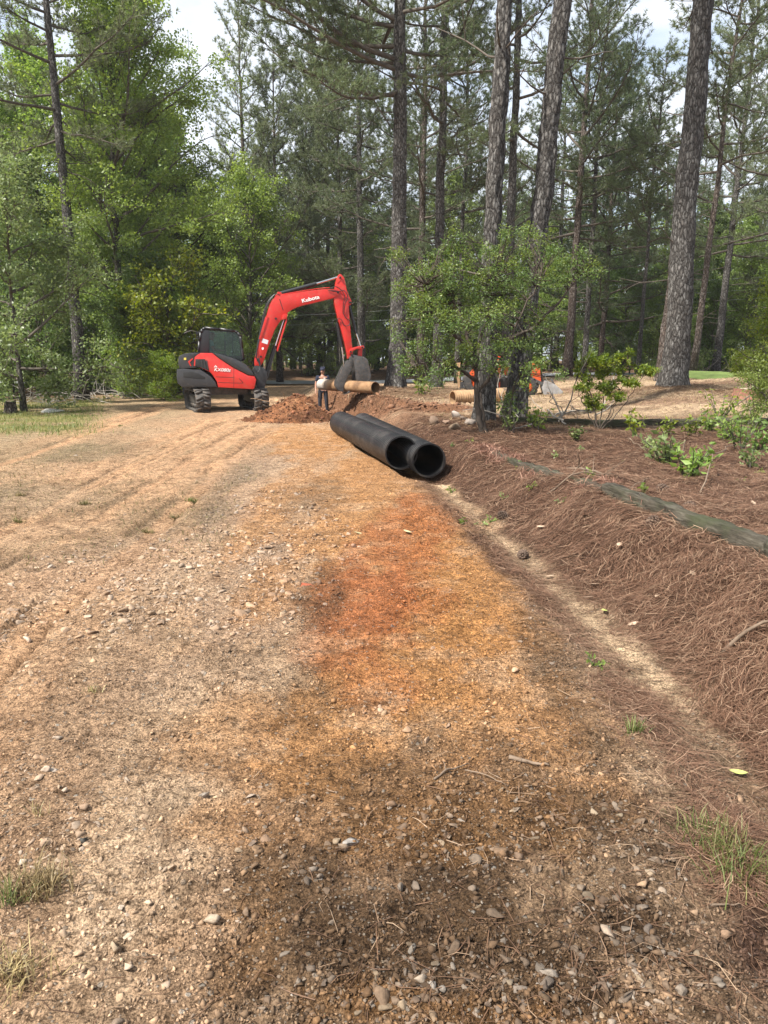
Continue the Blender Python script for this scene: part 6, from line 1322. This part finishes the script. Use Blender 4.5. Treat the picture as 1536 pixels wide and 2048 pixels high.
def tpoly(name, pts, y0, y1, mat, parent=tr_, bev=.015):
    P = [TP_(a, b, (y0)) for a, b in pts]; bm = bmesh.new(); vv = [bm.verts.new((q[0], y0, q[2])) for q in P]; f = bm.faces.new(vv); e = bmesh.ops.extrude_face_region(bm, geom=[f]); bmesh.ops.translate(bm, verts=[v for v in e['geom'] if isinstance(v, bmesh.types.BMVert)], vec=(0, y1 - y0, 0))
    if bev: bmesh.ops.bevel(bm, geom=[g for g in bm.edges if abs(g.verts[0].co.y - g.verts[1].co.y) < 1e-5], offset=bev, segments=2, affect='EDGES', clamp_overlap=True)
    return bmobj(name, bm, mat, parent)
tpoly('hood', [(1008, 735), (1040, 726), (1056, 722), (1080, 732), (1083, 768), (1050, 752), (1008, 752)], -.30, .30, M['orange'])
tpoly('grille', [(1079, 736), (1084, 738), (1086, 764), (1081, 762)], -.24, .24, M['dark_inside'], bev=0)
tpoly('chassis', [(955, 757), (1078, 757), (1078, 774), (955, 776)], -.2, .2, M['black'])
tpoly('loader_post', [(996, 712), (1003, 712), (1001, 740), (1000, 775), (989, 775), (991, 745)], -.52, -.42, M['orange']); tpoly('loader_post', [(996, 712), (1003, 712), (1001, 740), (1000, 775), (989, 775), (991, 745)], .42, .52, M['orange'])
tpoly('loader_arm', [(994, 716), (1003, 714), (1050, 748), (1088, 766), (1086, 772), (1046, 757)], -.54, -.46, M['dirty_metal']); tpoly('loader_arm', [(994, 716), (1003, 714), (1050, 748), (1088, 766), (1086, 772), (1046, 757)], .46, .54, M['dirty_metal'])
lb = tpoly('loader_bucket', [(1090, 762), (1104, 766), (1112, 770), (1126, 783), (1126, 791), (1088, 791), (1084, 776)], -.78, .78, M['bucket_grey'])
for yy in (-.6, -.2, .2, .6): tpoly('bucket_tine', [(1100, 758), (1104, 757), (1112, 772), (1107, 773)], yy - .03, yy + .03, M['dirty_metal'], bev=0)
tpoly('loader_cylinder', [(1000, 752), (1003, 748), (1052, 760), (1051, 765)], -.5, -.44, M['chrome'], bev=.004)
tpoly('fender', [(938, 745), (950, 732), (985, 732), (990, 745), (985, 750), (940, 752)], -.68, -.36, M['orange']); tpoly('fender', [(938, 745), (950, 732), (985, 732), (990, 745), (985, 750), (940, 752)], .36, .68, M['orange'])
tpoly('driver_seat', [(958, 738), (962, 715), (968, 715), (970, 733), (985, 735), (985, 741)], -.22, .22, M['seat_cloth'])
for yy in (-.46, .46): q = TP_(950, 745, yy); rod('roll_bar', (q[0], yy, q[2]), (q[0] - .05, yy, q[2] + .55), .035, M['black'], tr_, 10)
q = TP_(950, 745, 0); rod('roll_bar', (q[0] - .05, -.46, q[2] + .55), (q[0] - .05, .46, q[2] + .55), .035, M['black'], tr_, 10)
tpoly('rear_boom', [(913, 726), (921, 725), (920, 756), (923, 775), (917, 775), (913, 755)], -.10, .10, M['rust_pipe']); tpoly('rear_frame', [(920, 765), (958, 760), (958, 772), (920, 778)], -.25, .25, M['black'])
for (px, rad, yy, wd) in ((962, .52, -.52, .30), (962, .52, .52, .30), (1052, .32, -.48, .2), (1052, .32, .48, .2)):
    q = TP_(px, 780, yy); wz = rad - .02; wv = empty('wheel', (q[0], yy, wz), 0, tr_)
    prof = [(-wd / 2, rad * .55), (-wd / 2, rad * .9), (-wd * .35, rad), (wd * .35, rad), (wd / 2, rad * .9), (wd / 2, rad * .55)]; V, F = lathe(prof, 26); V = V[:, [1, 0, 2]]; ty = MB(); ty.add(V, F)
    for k in range(16):
        a = k * 2 * math.pi / 16; nrm = np.array([math.cos(a), 0, math.sin(a)]); tn2 = np.array([-math.sin(a), 0, math.cos(a)])
        for s in (-1, 1): ax = unit(np.array([0, 1.0, 0]) + tn2 * .6 * s); ty.box(nrm * rad + np.array([0, s * wd * .22, 0]), (wd * .5, .045, .05), np.stack([ax, np.cross(nrm, ax), nrm], 1))
    ty.build('tyre', M['tyre'], wv); V, F = lathe([(-wd * .3, 0.01), (-wd * .3, rad * .2), (-wd * .2, rad * .3), (-wd * .42, rad * .58), (wd * .42, rad * .58), (wd * .2, rad * .3), (wd * .3, rad * .2), (wd * .3, .01)], 22); npmesh('rim', V[:, [1, 0, 2]], F, M['orange'], wv)

# ------------------------------------------------------------------ wires along the road
M['wire'] = plain('wire', (.42, .46, .44), .5, var=.1)
def wire(pa, pb, Y, label):
    A, Bq = PY(*pa, Y), PY(*pb, Y); d = (Bq - A) / (Bq[0] - A[0]); xs = np.linspace(-70, 75, 60); P = A + d * (xs - A[0])[:, None]; P[:, 2] += .00012 * (xs - 10) ** 2; mb = MB(); mb.tube(P, .007, 5, False); o = mb.build('power_line', M['wire'], None, True); tag(o, label, 'wire', 'wires along the road')
wire((450, 659), (1500, 598), 43.2, 'lowest pale wire strung along the paved road'); wire((450, 640), (1500, 580), 43.0, 'middle pale wire strung along the paved road'); wire((450, 612), (1500, 556), 43.1, 'topmost pale wire strung along the paved road')

# ------------------------------------------------------------------ thin haze volume, added to lift the dark of the woods
def haze():
    bm = bmesh.new(); bmesh.ops.create_cube(bm, size=1.0); bmesh.ops.scale(bm, vec=(1200, 330, 34), verts=bm.verts); bmesh.ops.translate(bm, vec=(0, 95, 14.8), verts=bm.verts)
    m = bpy.data.materials.new('haze'); m.use_nodes = True; t = m.node_tree; t.nodes.clear(); o_ = t.nodes.new('ShaderNodeOutputMaterial'); pv = t.nodes.new('ShaderNodeVolumePrincipled')
    pv.inputs['Color'].default_value = (.93, .96, 1.0, 1); pv.inputs['Density'].default_value = HAZE; pv.inputs['Anisotropy'].default_value = .25; t.links.new(pv.outputs[0], o_.inputs['Volume'])
    o = bmobj('haze', bm, m); tag(o, 'thin pale haze added to lighten the dark woods', kind='stuff')
HAZE = .0004
haze()
